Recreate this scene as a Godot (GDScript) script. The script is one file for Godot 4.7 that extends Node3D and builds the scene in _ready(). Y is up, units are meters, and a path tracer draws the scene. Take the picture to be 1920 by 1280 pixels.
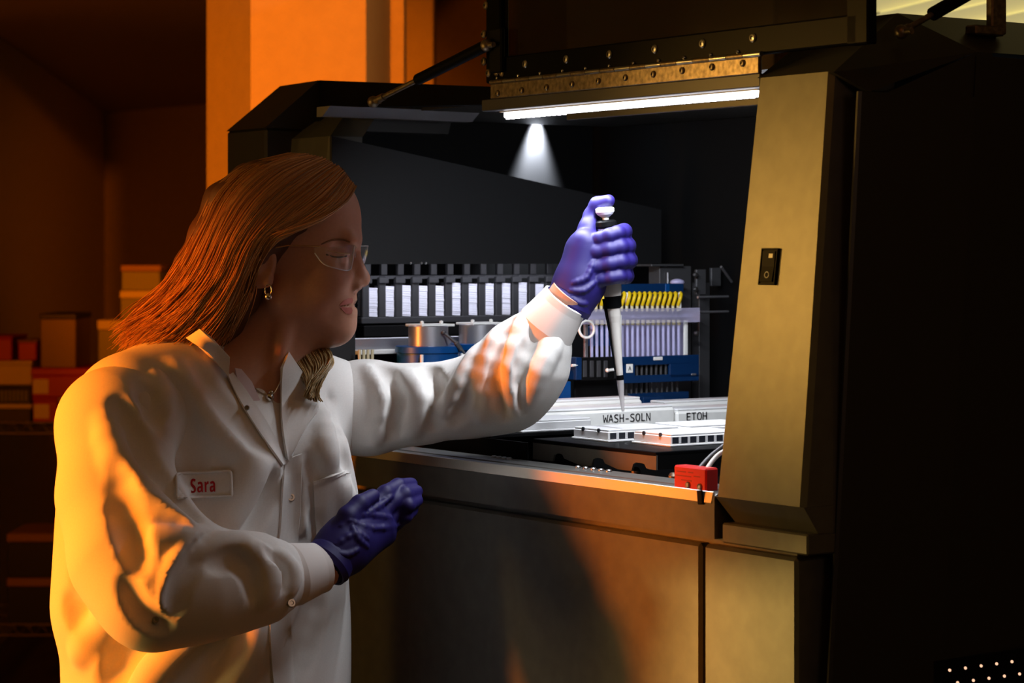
extends Node3D

# ---------------------------------------------------------------- mesh builder
class MB:
	var v := PackedVector3Array()
	var n := PackedVector3Array()
	var c := PackedColorArray()
	var uv := PackedVector2Array()
	var idx := PackedInt32Array()
	var off := Vector3.ZERO
	var use_c := false
	var col := Color(1, 1, 1)

	func vert(p: Vector3, nn: Vector3, t := Vector2.ZERO) -> int:
		v.append(p - off)
		n.append(nn)
		uv.append(t)
		c.append(col)
		return v.size() - 1

	func face(a: int, b: int, d: int) -> void:
		# order so that the front runs clockwise for the stored normals
		var g := (v[b] - v[a]).cross(v[d] - v[a])
		if g.dot(n[a] + n[b] + n[d]) > 0.0:
			idx.append(a); idx.append(d); idx.append(b)
		else:
			idx.append(a); idx.append(b); idx.append(d)

	func quad(a: Vector3, b: Vector3, d: Vector3, e: Vector3, nn: Vector3) -> void:
		var i := vert(a, nn, Vector2(0, 0))
		vert(b, nn, Vector2(1, 0)); vert(d, nn, Vector2(1, 1)); vert(e, nn, Vector2(0, 1))
		face(i, i + 1, i + 2); face(i, i + 2, i + 3)

	func tri(a: Vector3, b: Vector3, d: Vector3, nn: Vector3) -> void:
		var i := vert(a, nn)
		vert(b, nn); vert(d, nn)
		face(i, i + 1, i + 2)

	func poly(p: Array, inside: Vector3) -> void:
		# planar convex polygon facing away from a point inside
		var nn: Vector3 = (p[1] - p[0]).cross(p[2] - p[0]).normalized()
		if nn.dot(p[0] - inside) < 0.0:
			nn = -nn
		var i := v.size()
		for q: Vector3 in p:
			vert(q, nn)
		for k in range(1, p.size() - 1):
			face(i, i + k, i + k + 1)

	func hull(faces: Array) -> void:
		# closed convex solid given as planar polygons
		var m := Vector3.ZERO
		var k := 0
		for f: Array in faces:
			for q: Vector3 in f:
				m += q; k += 1
		m /= k
		for f: Array in faces:
			poly(f, m)

	func hexa(b: Array, t: Array) -> void:
		# bottom and top rings of equal count
		var fs := [b, t]
		for k in b.size():
			var j := (k + 1) % b.size()
			fs.append([b[k], b[j], t[j], t[k]])
		var m := Vector3.ZERO
		for q: Vector3 in b + t:
			m += q
		m /= (b.size() * 2)
		for f: Array in fs:
			if f.size() == 4:
				poly([f[0], f[1], f[2]], m); poly([f[0], f[2], f[3]], m)
			else:
				poly(f, m)

	func box(ce: Vector3, s: Vector3, bev := 0.002, B := Basis()) -> void:
		var h := s * 0.5
		var e := minf(bev, minf(h.x, minf(h.y, h.z)) * 0.9)
		var ax := [B.x, B.y, B.z]
		var hh := [h.x, h.y, h.z]
		for a in 3:
			var b := (a + 1) % 3
			var d := (a + 2) % 3
			for sg: float in [-1.0, 1.0]:
				var nn: Vector3 = ax[a] * sg
				var o: Vector3 = ce + nn * hh[a]
				var u: Vector3 = ax[b] * (hh[b] - e)
				var w: Vector3 = ax[d] * (hh[d] - e)
				quad(o - u - w, o + u - w, o + u + w, o - u + w, nn)
			# edges along axis a
			if e > 0.0:
				for s1: float in [-1.0, 1.0]:
					for s2: float in [-1.0, 1.0]:
						var n1: Vector3 = ax[b] * s1
						var n2: Vector3 = ax[d] * s2
						var L: Vector3 = ax[a] * (hh[a] - e)
						var p1: Vector3 = ce + n1 * hh[b] + n2 * (hh[d] - e)
						var p2: Vector3 = ce + n1 * (hh[b] - e) + n2 * hh[d]
						quad(p1 - L, p1 + L, p2 + L, p2 - L, (n1 + n2).normalized())
		if e > 0.0:
			for s1: float in [-1.0, 1.0]:
				for s2: float in [-1.0, 1.0]:
					for s3: float in [-1.0, 1.0]:
						var nx: Vector3 = ax[0] * s1
						var ny: Vector3 = ax[1] * s2
						var nz: Vector3 = ax[2] * s3
						var q: Vector3 = ce + nx * (h.x - e) + ny * (h.y - e) + nz * (h.z - e)
						tri(q + nx * e, q + ny * e, q + nz * e, (nx + ny + nz).normalized())

	func prism(pts: PackedVector2Array, o: Vector3, u: Vector3, w: Vector3, along: Vector3) -> void:
		# polygon in the plane (u, w), extruded
		var t := Geometry2D.triangulate_polygon(pts)
		var nn := along.normalized()
		for sd in 2:
			var k0 := v.size()
			for p in pts:
				vert(o + u * p.x + w * p.y + along * sd, nn if sd == 1 else -nn, p)
			for k in range(0, t.size(), 3):
				face(k0 + t[k], k0 + t[k + 1], k0 + t[k + 2])
		var area := 0.0
		for k in pts.size():
			var a := pts[k]
			var b := pts[(k + 1) % pts.size()]
			area += a.x * b.y - b.x * a.y
		for k in pts.size():
			var a := pts[k]
			var b := pts[(k + 1) % pts.size()]
			var m2 := Vector2(b.y - a.y, a.x - b.x) * signf(area)
			if m2.length() < 1e-9:
				continue
			m2 = m2.normalized()
			var A := o + u * a.x + w * a.y
			var Bv := o + u * b.x + w * b.y
			quad(A, Bv, Bv + along, A + along, (u * m2.x + w * m2.y).normalized())

	func tube(p: Array, r: Variant, sides := 8, caps := true) -> void:
		var m := p.size()
		if m < 2:
			return
		var i0 := v.size()
		var t: Vector3 = (p[1] - p[0]).normalized()
		var ref := Vector3.UP if absf(t.y) < 0.9 else Vector3.RIGHT
		var a := t.cross(ref).normalized()
		for k in m:
			var q: Vector3 = p[k]
			var tn: Vector3
			if k == 0:
				tn = p[1] - p[0]
			elif k == m - 1:
				tn = p[k] - p[k - 1]
			else:
				tn = p[k + 1] - p[k - 1]
			tn = tn.normalized()
			a = (a - tn * a.dot(tn)).normalized()
			var b := tn.cross(a)
			var rr: float = r if r is float else r[k]
			for s in sides:
				var an := TAU * s / sides
				var d := a * cos(an) + b * sin(an)
				vert(q + d * rr, d, Vector2(float(s) / sides, float(k) / (m - 1)))
		for k in m - 1:
			for s in sides:
				var s2 := (s + 1) % sides
				var A := i0 + k * sides + s
				var B := i0 + k * sides + s2
				face(A, B, A + sides); face(B, B + sides, A + sides)
		if caps:
			for e in 2:
				var kk := 0 if e == 0 else m - 1
				var q: Vector3 = p[kk]
				var nn: Vector3 = (p[0] - p[1]).normalized() if e == 0 else (p[m - 1] - p[m - 2]).normalized()
				var cI := vert(q, nn)
				for s in sides:
					vert(v[i0 + kk * sides + s] + off, nn)
				for s in sides:
					face(cI, cI + 1 + s, cI + 1 + (s + 1) % sides)

	func lathe(o: Vector3, d: Vector3, prof: Array, sides := 20) -> void:
		# prof: [radius, height] pairs; sharp profile corners get split normals
		d = d.normalized()
		var ref := Vector3.RIGHT if absf(d.x) < 0.9 else Vector3.UP
		var a := d.cross(ref).normalized()
		var b := d.cross(a)
		for k in prof.size() - 1:
			var r0: float = prof[k][0]
			var h0: float = prof[k][1]
			var r1: float = prof[k + 1][0]
			var h1: float = prof[k + 1][1]
			var i0 := v.size()
			var sl := Vector2(h1 - h0, r0 - r1).normalized()
			for s in sides:
				var an := TAU * s / sides
				var e := a * cos(an) + b * sin(an)
				var nn := (e * sl.x + d * sl.y).normalized()
				vert(o + d * h0 + e * r0, nn); vert(o + d * h1 + e * r1, nn)
			for s in sides:
				var A := i0 + s * 2
				var B := i0 + ((s + 1) % sides) * 2
				if r0 > 1e-6:
					face(A, B, A + 1)
				if r1 > 1e-6:
					face(B, B + 1, A + 1)

	func ball(o: Vector3, r: float, sides := 12, sc := Vector3.ONE) -> void:
		var i0 := v.size()
		var rings := sides / 2
		for k in rings + 1:
			var th := PI * k / rings
			for s in sides:
				var ph := TAU * s / sides
				var q := Vector3(sin(th) * cos(ph), cos(th), sin(th) * sin(ph))
				vert(o + q * sc * r, (q / sc).normalized())
		for k in rings:
			for s in sides:
				var A := i0 + k * sides + s
				var B := i0 + k * sides + (s + 1) % sides
				if k > 0:
					face(A, B, A + sides)
				if k < rings - 1:
					face(B, B + sides, A + sides)

	func sheet(g: Array, thick: float) -> void:
		# g: rows of points; a surface with thickness (offset along its normals on both sides)
		var R := g.size()
		var C: int = g[0].size()
		var nr := []
		for i in R:
			var row := []
			for j in C:
				var du: Vector3 = g[mini(i + 1, R - 1)][j] - g[maxi(i - 1, 0)][j]
				var dv: Vector3 = g[i][mini(j + 1, C - 1)] - g[i][maxi(j - 1, 0)]
				row.append(du.cross(dv).normalized())
			nr.append(row)
		for sg: float in [1.0, -1.0]:
			var i0 := v.size()
			for i in R:
				for j in C:
					vert(g[i][j] + nr[i][j] * thick * 0.5 * sg, nr[i][j] * sg, Vector2(float(j) / (C - 1), float(i) / (R - 1)))
			for i in R - 1:
				for j in C - 1:
					var A := i0 + i * C + j
					face(A, A + 1, A + C); face(A + 1, A + C + 1, A + C)
		# rims
		var rim := []
		for j in C:
			rim.append(Vector2i(0, j))
		for i in range(1, R):
			rim.append(Vector2i(i, C - 1))
		for j in range(C - 2, -1, -1):
			rim.append(Vector2i(R - 1, j))
		for i in range(R - 2, 0, -1):
			rim.append(Vector2i(i, 0))
		var mid: Vector3 = g[R / 2][C / 2]
		for k in rim.size():
			var a: Vector2i = rim[k]
			var b: Vector2i = rim[(k + 1) % rim.size()]
			var pa: Vector3 = g[a.x][a.y]
			var pb: Vector3 = g[b.x][b.y]
			var na: Vector3 = nr[a.x][a.y] * thick * 0.5
			var nb: Vector3 = nr[b.x][b.y] * thick * 0.5
			var nn: Vector3 = (pb - pa).cross(na).normalized()
			if nn.dot(pa - mid) < 0:
				nn = -nn
			quad(pa - na, pb - nb, pb + nb, pa + na, nn)

	func mesh() -> ArrayMesh:
		var a := []
		a.resize(Mesh.ARRAY_MAX)
		a[Mesh.ARRAY_VERTEX] = v
		a[Mesh.ARRAY_NORMAL] = n
		a[Mesh.ARRAY_TEX_UV] = uv
		if use_c:
			a[Mesh.ARRAY_COLOR] = c
		a[Mesh.ARRAY_INDEX] = idx
		var m := ArrayMesh.new()
		m.add_surface_from_arrays(Mesh.PRIMITIVE_TRIANGLES, a)
		return m


# ---------------------------------------------------------------- signed distance bodies, meshed as surface nets
class Body:
	var kind := PackedInt32Array()      # 0 tapered capsule, 1 ellipsoid
	var pa: Array[Vector3] = []
	var pb: Array[Vector3] = []
	var ra := PackedFloat32Array()
	var rb := PackedFloat32Array()
	var bs: Array[Basis] = []           # ellipsoid axes (inverse)
	var rad: Array[Vector3] = []
	var kk := PackedFloat32Array()
	var op := PackedInt32Array()        # 1 add, -1 cut
	var ctr: Array[Vector3] = []
	var reach := PackedFloat32Array()
	var ab_: Array[Vector3] = []
	var il := PackedFloat32Array()
	var ir: Array[Vector3] = []
	var ir2: Array[Vector3] = []

	func cap(a: Vector3, b: Vector3, r1: float, r2: float, k := 0.01, o := 1) -> void:
		kind.append(0); pa.append(a); pb.append(b); ra.append(r1); rb.append(r2); bs.append(Basis()); rad.append(Vector3.ZERO); kk.append(k); op.append(o)
		ctr.append((a + b) * 0.5); reach.append(a.distance_to(b) * 0.5 + maxf(r1, r2))
		ab_.append(b - a); il.append(1.0 / maxf(a.distance_squared_to(b), 1e-9)); ir.append(Vector3.ONE); ir2.append(Vector3.ONE)

	func chain(p: Array, r: Array, k := 0.01, o := 1) -> void:
		for i in p.size() - 1:
			cap(p[i], p[i + 1], r[i], r[i + 1], k, o)

	func ell(ce: Vector3, B: Basis, r: Vector3, k := 0.01, o := 1) -> void:
		kind.append(1); pa.append(ce); pb.append(ce); ra.append(0); rb.append(0); bs.append(B.transposed()); rad.append(r); kk.append(k); op.append(o)
		ctr.append(ce); reach.append(maxf(r.x, maxf(r.y, r.z)))
		ab_.append(Vector3.ZERO); il.append(0.0); ir.append(Vector3.ONE / r); ir2.append(Vector3.ONE / (r * r))

	func val(p: Vector3, who: PackedInt32Array) -> float:
		var d := 9.0
		for i in who:
			var e: float
			if kind[i] == 0:
				var a := pa[i]
				var ap := p - a
				var ab := ab_[i]
				var t := clampf(ap.dot(ab) * il[i], 0.0, 1.0)
				e = (ap - ab * t).length() - ra[i] - (rb[i] - ra[i]) * t
			else:
				var q := bs[i] * (p - pa[i])
				var k0 := (q * ir[i]).length()
				var k1 := (q * ir2[i]).length()
				e = k0 * (k0 - 1.0) / k1 if k1 > 1e-6 else -reach[i]
			var k := kk[i]
			if op[i] > 0:
				var h := maxf(k - absf(d - e), 0.0)
				d = minf(d, e) - h * h / (4.0 * k)
			else:
				var h := maxf(k - absf(d + e), 0.0)
				d = maxf(d, -e) + h * h / (4.0 * k)
		return d

	func near(p: Vector3, dist: float) -> PackedInt32Array:
		var out := PackedInt32Array()
		for i in kind.size():
			if ctr[i].distance_to(p) < reach[i] + dist + kk[i]:
				out.append(i)
		return out

	func grad(p: Vector3, who: PackedInt32Array, e := 0.0015) -> Vector3:
		return Vector3(val(p + Vector3(e, 0, 0), who) - val(p - Vector3(e, 0, 0), who), val(p + Vector3(0, e, 0), who) - val(p - Vector3(0, e, 0), who), val(p + Vector3(0, 0, e), who) - val(p - Vector3(0, 0, e), who)).normalized()

	func hit(o: Vector3, d: Vector3, t0: float, t1: float) -> float:
		var t := t0
		for s in 90:
			var p := o + d * t
			var e := val(p, near(p, 0.12))
			if e > 8.0:
				e = 0.08
			if e < 0.0003:
				return t
			t += e * 0.85
			if t > t1:
				break
		return -1.0

	# surface nets into a mesh builder, cells of size h, only in blocks near the surface
	func net(m: MB, h: float, lo := Vector3.INF, hi := -Vector3.INF) -> void:
		if lo == Vector3.INF:
			for i in kind.size():
				if op[i] > 0:
					lo = lo.min(ctr[i] - Vector3.ONE * (reach[i] + h)); hi = hi.max(ctr[i] + Vector3.ONE * (reach[i] + h))
		lo -= Vector3.ONE * h * 2.0
		hi += Vector3.ONE * h * 2.0
		const N := 8
		var nb := Vector3i(((hi - lo) / (h * N)).ceil())
		var dim := nb * N + Vector3i.ONE
		var sx := 1
		var sy := dim.x
		var sz := dim.x * dim.y
		var f := PackedFloat32Array()
		f.resize(dim.x * dim.y * dim.z)
		f.fill(1.0)
		var half := h * N * 0.5
		var diag := half * 1.7321
		var todo: Array[Vector3i] = []
		var whos: Array[PackedInt32Array] = []
		for bz in nb.z:
			for by in nb.y:
				for bx in nb.x:
					var o := lo + Vector3(bx, by, bz) * h * N
					var ce := o + Vector3.ONE * half
					var who := near(ce, diag)
					if who.is_empty():
						continue
					var d0 := val(ce, near(ce, diag * 2.0))
					if absf(d0) > diag * 1.6:
						if d0 < 0.0:
							for z in N + 1:
								for y in N + 1:
									for x in N + 1:
										f[(bx * N + x) + (by * N + y) * sy + (bz * N + z) * sz] = -1.0
						continue
					todo.append(Vector3i(bx, by, bz)); whos.append(who)
		for q in todo.size():
			var b := todo[q]
			var who := whos[q]
			for z in N + 1:
				for y in N + 1:
					for x in N + 1:
						var gx := b.x * N + x
						var gy := b.y * N + y
						var gz := b.z * N + z
						f[gx + gy * sy + gz * sz] = val(lo + Vector3(gx, gy, gz) * h, who)
		var at := {}
		for q in todo.size():
			var b := todo[q]
			var who := whos[q]
			for z in N:
				for y in N:
					for x in N:
						var gx := b.x * N + x
						var gy := b.y * N + y
						var gz := b.z * N + z
						var i0 := gx + gy * sy + gz * sz
						var a0 := f[i0]; var a1 := f[i0 + 1]; var a2 := f[i0 + sy]; var a3 := f[i0 + sy + 1]
						var a4 := f[i0 + sz]; var a5 := f[i0 + sz + 1]; var a6 := f[i0 + sz + sy]; var a7 := f[i0 + sz + sy + 1]
						var neg := int(a0 < 0) + int(a1 < 0) + int(a2 < 0) + int(a3 < 0) + int(a4 < 0) + int(a5 < 0) + int(a6 < 0) + int(a7 < 0)
						if neg == 0 or neg == 8:
							continue
						var s := Vector3.ZERO
						var k := 0
						if (a0 < 0) != (a1 < 0): s += Vector3(a0 / (a0 - a1), 0, 0); k += 1
						if (a2 < 0) != (a3 < 0): s += Vector3(a2 / (a2 - a3), 1, 0); k += 1
						if (a4 < 0) != (a5 < 0): s += Vector3(a4 / (a4 - a5), 0, 1); k += 1
						if (a6 < 0) != (a7 < 0): s += Vector3(a6 / (a6 - a7), 1, 1); k += 1
						if (a0 < 0) != (a2 < 0): s += Vector3(0, a0 / (a0 - a2), 0); k += 1
						if (a1 < 0) != (a3 < 0): s += Vector3(1, a1 / (a1 - a3), 0); k += 1
						if (a4 < 0) != (a6 < 0): s += Vector3(0, a4 / (a4 - a6), 1); k += 1
						if (a5 < 0) != (a7 < 0): s += Vector3(1, a5 / (a5 - a7), 1); k += 1
						if (a0 < 0) != (a4 < 0): s += Vector3(0, 0, a0 / (a0 - a4)); k += 1
						if (a1 < 0) != (a5 < 0): s += Vector3(1, 0, a1 / (a1 - a5)); k += 1
						if (a2 < 0) != (a6 < 0): s += Vector3(0, 1, a2 / (a2 - a6)); k += 1
						if (a3 < 0) != (a7 < 0): s += Vector3(1, 1, a3 / (a3 - a7)); k += 1
						var p := lo + (Vector3(gx, gy, gz) + s / k) * h
						at[i0] = m.vert(p, grad(p, who, h * 0.4))
		var st := [1, sy, sz]
		for i0: int in at:
			for a in 3:
				if (f[i0] < 0) == (f[i0 + st[a]] < 0):
					continue
				var u: int = st[(a + 1) % 3]
				var w: int = st[(a + 2) % 3]
				var A = at.get(i0 - u - w)
				var B = at.get(i0 - w)
				var C = at.get(i0 - u)
				if A == null or B == null or C == null:
					continue
				m.face(A, B, i0_at(at, i0)); m.face(A, C, i0_at(at, i0))

	func i0_at(at: Dictionary, i: int) -> int:
		return at[i]


# ---------------------------------------------------------------- helpers
const F := 4500.0        # focal length in pixels of the 1920 x 1280 picture
const CX := 960.0
const CY := 480.0        # horizon
const EYE := 1.5
var MX := Transform3D()  # instrument frame: x along its front, y up, z out of its front
var taken := {}

func at(px: float, py: float, d: float) -> Vector3:
	return Vector3((px - CX) / F * d, EYE - (py - CY) / F * d, -d)

func on_x(px: float, py: float, x: float) -> Vector3:   # instrument-frame point at a given x
	var inv := MX.affine_inverse()
	var o := inv * Vector3(0, EYE, 0)
	var e := inv * at(px, py, 1.0) - o
	return o + e * ((x - o.x) / e.x)

func on_z(px: float, py: float, z: float) -> Vector3:
	var inv := MX.affine_inverse()
	var o := inv * Vector3(0, EYE, 0)
	var e := inv * at(px, py, 1.0) - o
	return o + e * ((z - o.z) / e.z)

func numbered(called: String) -> String:
	var k: int = taken.get(called, -1) + 1
	taken[called] = k
	return called if k == 0 else "%s_%03d" % [called, k]

func thing(called: String, label: String, category: String, base: Vector3, group := "", in_machine := false) -> Node3D:
	var o := Node3D.new()
	o.name = numbered(called)
	add_child(o)
	o.transform = MX * Transform3D(Basis(), base) if in_machine else Transform3D(Basis(), base)
	o.set_meta("label", label)
	o.set_meta("category", category)
	if group:
		o.set_meta("group", group)
	bases[o] = base
	return o

var bases := {}

func mb(o: Node3D = null) -> MB:
	var m := MB.new()
	if o and bases.has(o):
		m.off = bases[o]
	return m

func put(m: MB, called: String, mat: Material, parent: Node, label := "") -> MeshInstance3D:
	var o := MeshInstance3D.new()
	o.mesh = m.mesh()
	o.material_override = mat
	o.name = called
	parent.add_child(o, true)
	o.cast_shadow = GeometryInstance3D.SHADOW_CASTING_SETTING_ON
	bases[o] = m.off
	if label:
		o.set_meta("label", label)
	return o

func struct(m: MB, called: String, mat: Material) -> MeshInstance3D:
	var o := put(m, called, mat, self)
	o.set_meta("kind", "structure")
	return o

func mat(c: Color, rough := 0.5, metal := 0.0) -> StandardMaterial3D:
	var m := StandardMaterial3D.new()
	m.albedo_color = c
	m.roughness = rough
	m.metallic = metal
	return m

func noise_tex(freq: float, lo: Color, hi: Color, size := 256, seedn := 1, oct := 3) -> NoiseTexture2D:
	var f := FastNoiseLite.new()
	f.seed = seedn
	f.frequency = freq
	f.fractal_octaves = oct
	var t := NoiseTexture2D.new()
	t.width = size; t.height = size
	t.seamless = true
	t.noise = f
	var g := Gradient.new()
	g.set_color(0, lo); g.set_color(1, hi)
	t.color_ramp = g
	return t

func grain(m: StandardMaterial3D, freq: float, amount: float, scale: float, seedn := 1) -> StandardMaterial3D:
	# slight tonal grain of the surface itself
	m.albedo_texture = noise_tex(freq, Color(1 - amount, 1 - amount, 1 - amount), Color(1, 1, 1), 256, seedn)
	m.uv1_triplanar = true
	m.uv1_scale = Vector3.ONE * scale
	return m

func lin(a: Vector3, b: Vector3, t: float) -> Vector3:
	return a.lerp(b, t)

func curve(p: Array, per := 6) -> Array:
	# Catmull-Rom through points
	var out := []
	for i in p.size() - 1:
		var p0: Vector3 = p[maxi(i - 1, 0)]
		var p1: Vector3 = p[i]
		var p2: Vector3 = p[i + 1]
		var p3: Vector3 = p[mini(i + 2, p.size() - 1)]
		for k in per:
			out.append(p1.cubic_interpolate(p2, p0, p3, float(k) / per))
	out.append(p[-1])
	return out

# ---------------------------------------------------------------- materials
var M := {}

func make_materials() -> void:
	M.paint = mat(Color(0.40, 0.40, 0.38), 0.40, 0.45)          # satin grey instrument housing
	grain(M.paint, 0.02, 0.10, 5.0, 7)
	M.paint_shaded = mat(Color(0.17, 0.165, 0.16), 0.45, 0.2)  # housing paint darkened for the sides that stand in shade
	M.black = mat(Color(0.04, 0.04, 0.042), 0.6)
	M.black.metallic_specular = 0.25
	M.black_gloss = mat(Color(0.05, 0.05, 0.055), 0.42)
	M.black_gloss.metallic_specular = 0.15
	M.liner = mat(Color(0.085, 0.088, 0.095), 0.55)             # powder coated liner
	grain(M.liner, 0.12, 0.25, 9.0, 3)
	M.steel = mat(Color(0.72, 0.72, 0.72), 0.3, 1.0)
	M.polished = mat(Color(0.9, 0.9, 0.9), 0.12, 1.0)
	M.trim = mat(Color(0.80, 0.78, 0.74), 0.40, 1.0)
	M.brass = mat(Color(0.62, 0.56, 0.48), 0.42, 0.9)
	grain(M.brass, 0.03, 0.35, 12.0, 11)
	M.alu = mat(Color(0.66, 0.66, 0.68), 0.35, 0.8)
	M.alu_dull = mat(Color(0.30, 0.30, 0.31), 0.5, 0.5)
	M.blue = mat(Color(0.0, 0.27, 0.52), 0.35, 0.2)             # blue anodised
	M.white = mat(Color(0.92, 0.92, 0.90), 0.45)
	grain(M.white, 0.02, 0.05, 6.0, 5)
	M.white.backlight = Color(0.15, 0.15, 0.15)
	M.plate = mat(Color(0.90, 0.90, 0.90), 0.35)
	M.well = mat(Color(0.16, 0.17, 0.20), 0.4)
	M.red = mat(Color(0.80, 0.06, 0.03), 0.4)
	M.red_line = mat(Color(0.52, 0.03, 0.02), 0.5)
	M.yellow = mat(Color(0.86, 0.72, 0.03), 0.4)
	M.lavender = mat(Color(0.70, 0.69, 0.84), 0.35)
	M.lavender.backlight = Color(0.4, 0.4, 0.45)
	M.acrylic = mat(Color(0.80, 0.79, 0.92, 0.35), 0.12)
	M.acrylic.transparency = BaseMaterial3D.TRANSPARENCY_ALPHA
	M.smoke = mat(Color(0.10, 0.075, 0.05, 0.5), 0.06)
	M.smoke.transparency = BaseMaterial3D.TRANSPARENCY_ALPHA
	M.stack = mat(Color(0.92, 0.92, 0.97), 0.5)
	M.stack.backlight = Color(0.3, 0.3, 0.3)
	M.divider = mat(Color(0.20, 0.20, 0.21), 0.5)
	M.led = mat(Color(1, 1, 1), 0.5)
	M.led.emission_enabled = true
	M.led.emission = Color(1.0, 0.98, 1.0)
	M.led.emission_energy_multiplier = 4.0
	M.wall = mat(Color(0.80, 0.76, 0.66), 0.85)
	grain(M.wall, 0.05, 0.06, 1.3, 21)
	M.ceiling = mat(Color(0.66, 0.63, 0.56), 0.9)
	M.floor = mat(Color(0.30, 0.28, 0.25), 0.5)
	grain(M.floor, 0.05, 0.15, 1.0, 22)
	M.ink = mat(Color(0.03, 0.03, 0.035), 0.6)
	M.cream = mat(Color(0.80, 0.75, 0.60), 0.5)
	M.blue_mid = mat(Color(0.01, 0.17, 0.34), 0.4, 0.2)
	M.coat = mat(Color(0.90, 0.89, 0.87), 0.9)
	grain(M.coat, 0.09, 0.05, 14.0, 31)
	M.cuff = mat(Color(0.89, 0.87, 0.85), 0.95)
	M.skin = mat(Color(0.78, 0.58, 0.48), 0.5)
	grain(M.skin, 0.05, 0.06, 12.0, 33)
	M.skin.subsurf_scatter_enabled = true
	M.skin.subsurf_scatter_strength = 0.08
	M.lips = mat(Color(0.72, 0.42, 0.38), 0.45)
	M.lash = mat(Color(0.10, 0.06, 0.04), 0.6)
	M.brow = mat(Color(0.50, 0.36, 0.25), 0.8)
	M.hair_under = mat(Color(0.34, 0.20, 0.10), 0.6)
	M.hair = mat(Color(1, 1, 1), 0.38)
	M.hair.vertex_color_use_as_albedo = true
	M.silver = mat(Color(0.85, 0.83, 0.80), 0.15, 1.0)
	M.gold = mat(Color(0.75, 0.62, 0.45), 0.3, 0.9)
	M.shirt = mat(Color(0.82, 0.74, 0.74), 0.9)
	M.thread = mat(Color(0.68, 0.05, 0.07), 0.8)
	M.lens = mat(Color(0.95, 0.97, 1.0, 0.06), 0.03)
	M.lens.transparency = BaseMaterial3D.TRANSPARENCY_ALPHA
	M.lens_edge = mat(Color(0.88, 0.88, 0.92), 0.15)
	M.glove = mat(Color(0.09, 0.04, 0.35), 0.6)
	M.trousers = mat(Color(0.07, 0.07, 0.09), 0.9)
	M.pip = mat(Color(0.85, 0.83, 0.80), 0.35)
	M.tip = mat(Color(0.88, 0.86, 0.86, 0.55), 0.15)
	M.tip.transparency = BaseMaterial3D.TRANSPARENCY_ALPHA


# ---------------------------------------------------------------- camera and light
func make_view() -> void:
	var cam := Camera3D.new()
	cam.name = "camera"
	add_child(cam)
	cam.position = Vector3(0, EYE, 0)
	var at_ := CameraAttributesPhysical.new()
	at_.frustum_focal_length = 85.0
	at_.frustum_focus_distance = 3.25
	at_.frustum_near = 0.05
	at_.frustum_far = 60.0
	at_.exposure_aperture = 9.0
	cam.attributes = at_
	cam.near = 0.05
	cam.far = 60.0
	cam.projection = Camera3D.PROJECTION_FRUSTUM
	cam.keep_aspect = Camera3D.KEEP_HEIGHT
	cam.size = 1280.0 / F * cam.near
	cam.frustum_offset = Vector2(0, -(640.0 - CY) / F * cam.near)
	cam.current = true
	var we := WorldEnvironment.new()
	var e := Environment.new()
	e.background_mode = Environment.BG_COLOR
	e.background_color = Color(0.01, 0.008, 0.006)
	e.tonemap_mode = Environment.TONE_MAPPER_LINEAR
	e.tonemap_exposure = 1.0
	e.sdfgi_enabled = true
	e.ssao_enabled = true
	e.ssil_enabled = true
	we.environment = e
	we.name = "world"
	add_child(we)

func area(called: String, p: Vector3, to: Vector3, size: Vector2, c: Color, energy: float, parent: Node = self, side := Vector3.ZERO) -> void:
	if side == Vector3.ZERO:
		side = (to - p).cross(Vector3.UP)   # the direction its width runs in
	var l := AreaLight3D.new()
	l.name = called
	l.area_size = size
	l.light_color = c
	l.light_energy = energy
	l.area_range = 30.0
	l.shadow_enabled = true
	parent.add_child(l, true)
	l.global_position = p
	l.look_at(to, side.cross(to - p).normalized())

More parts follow.
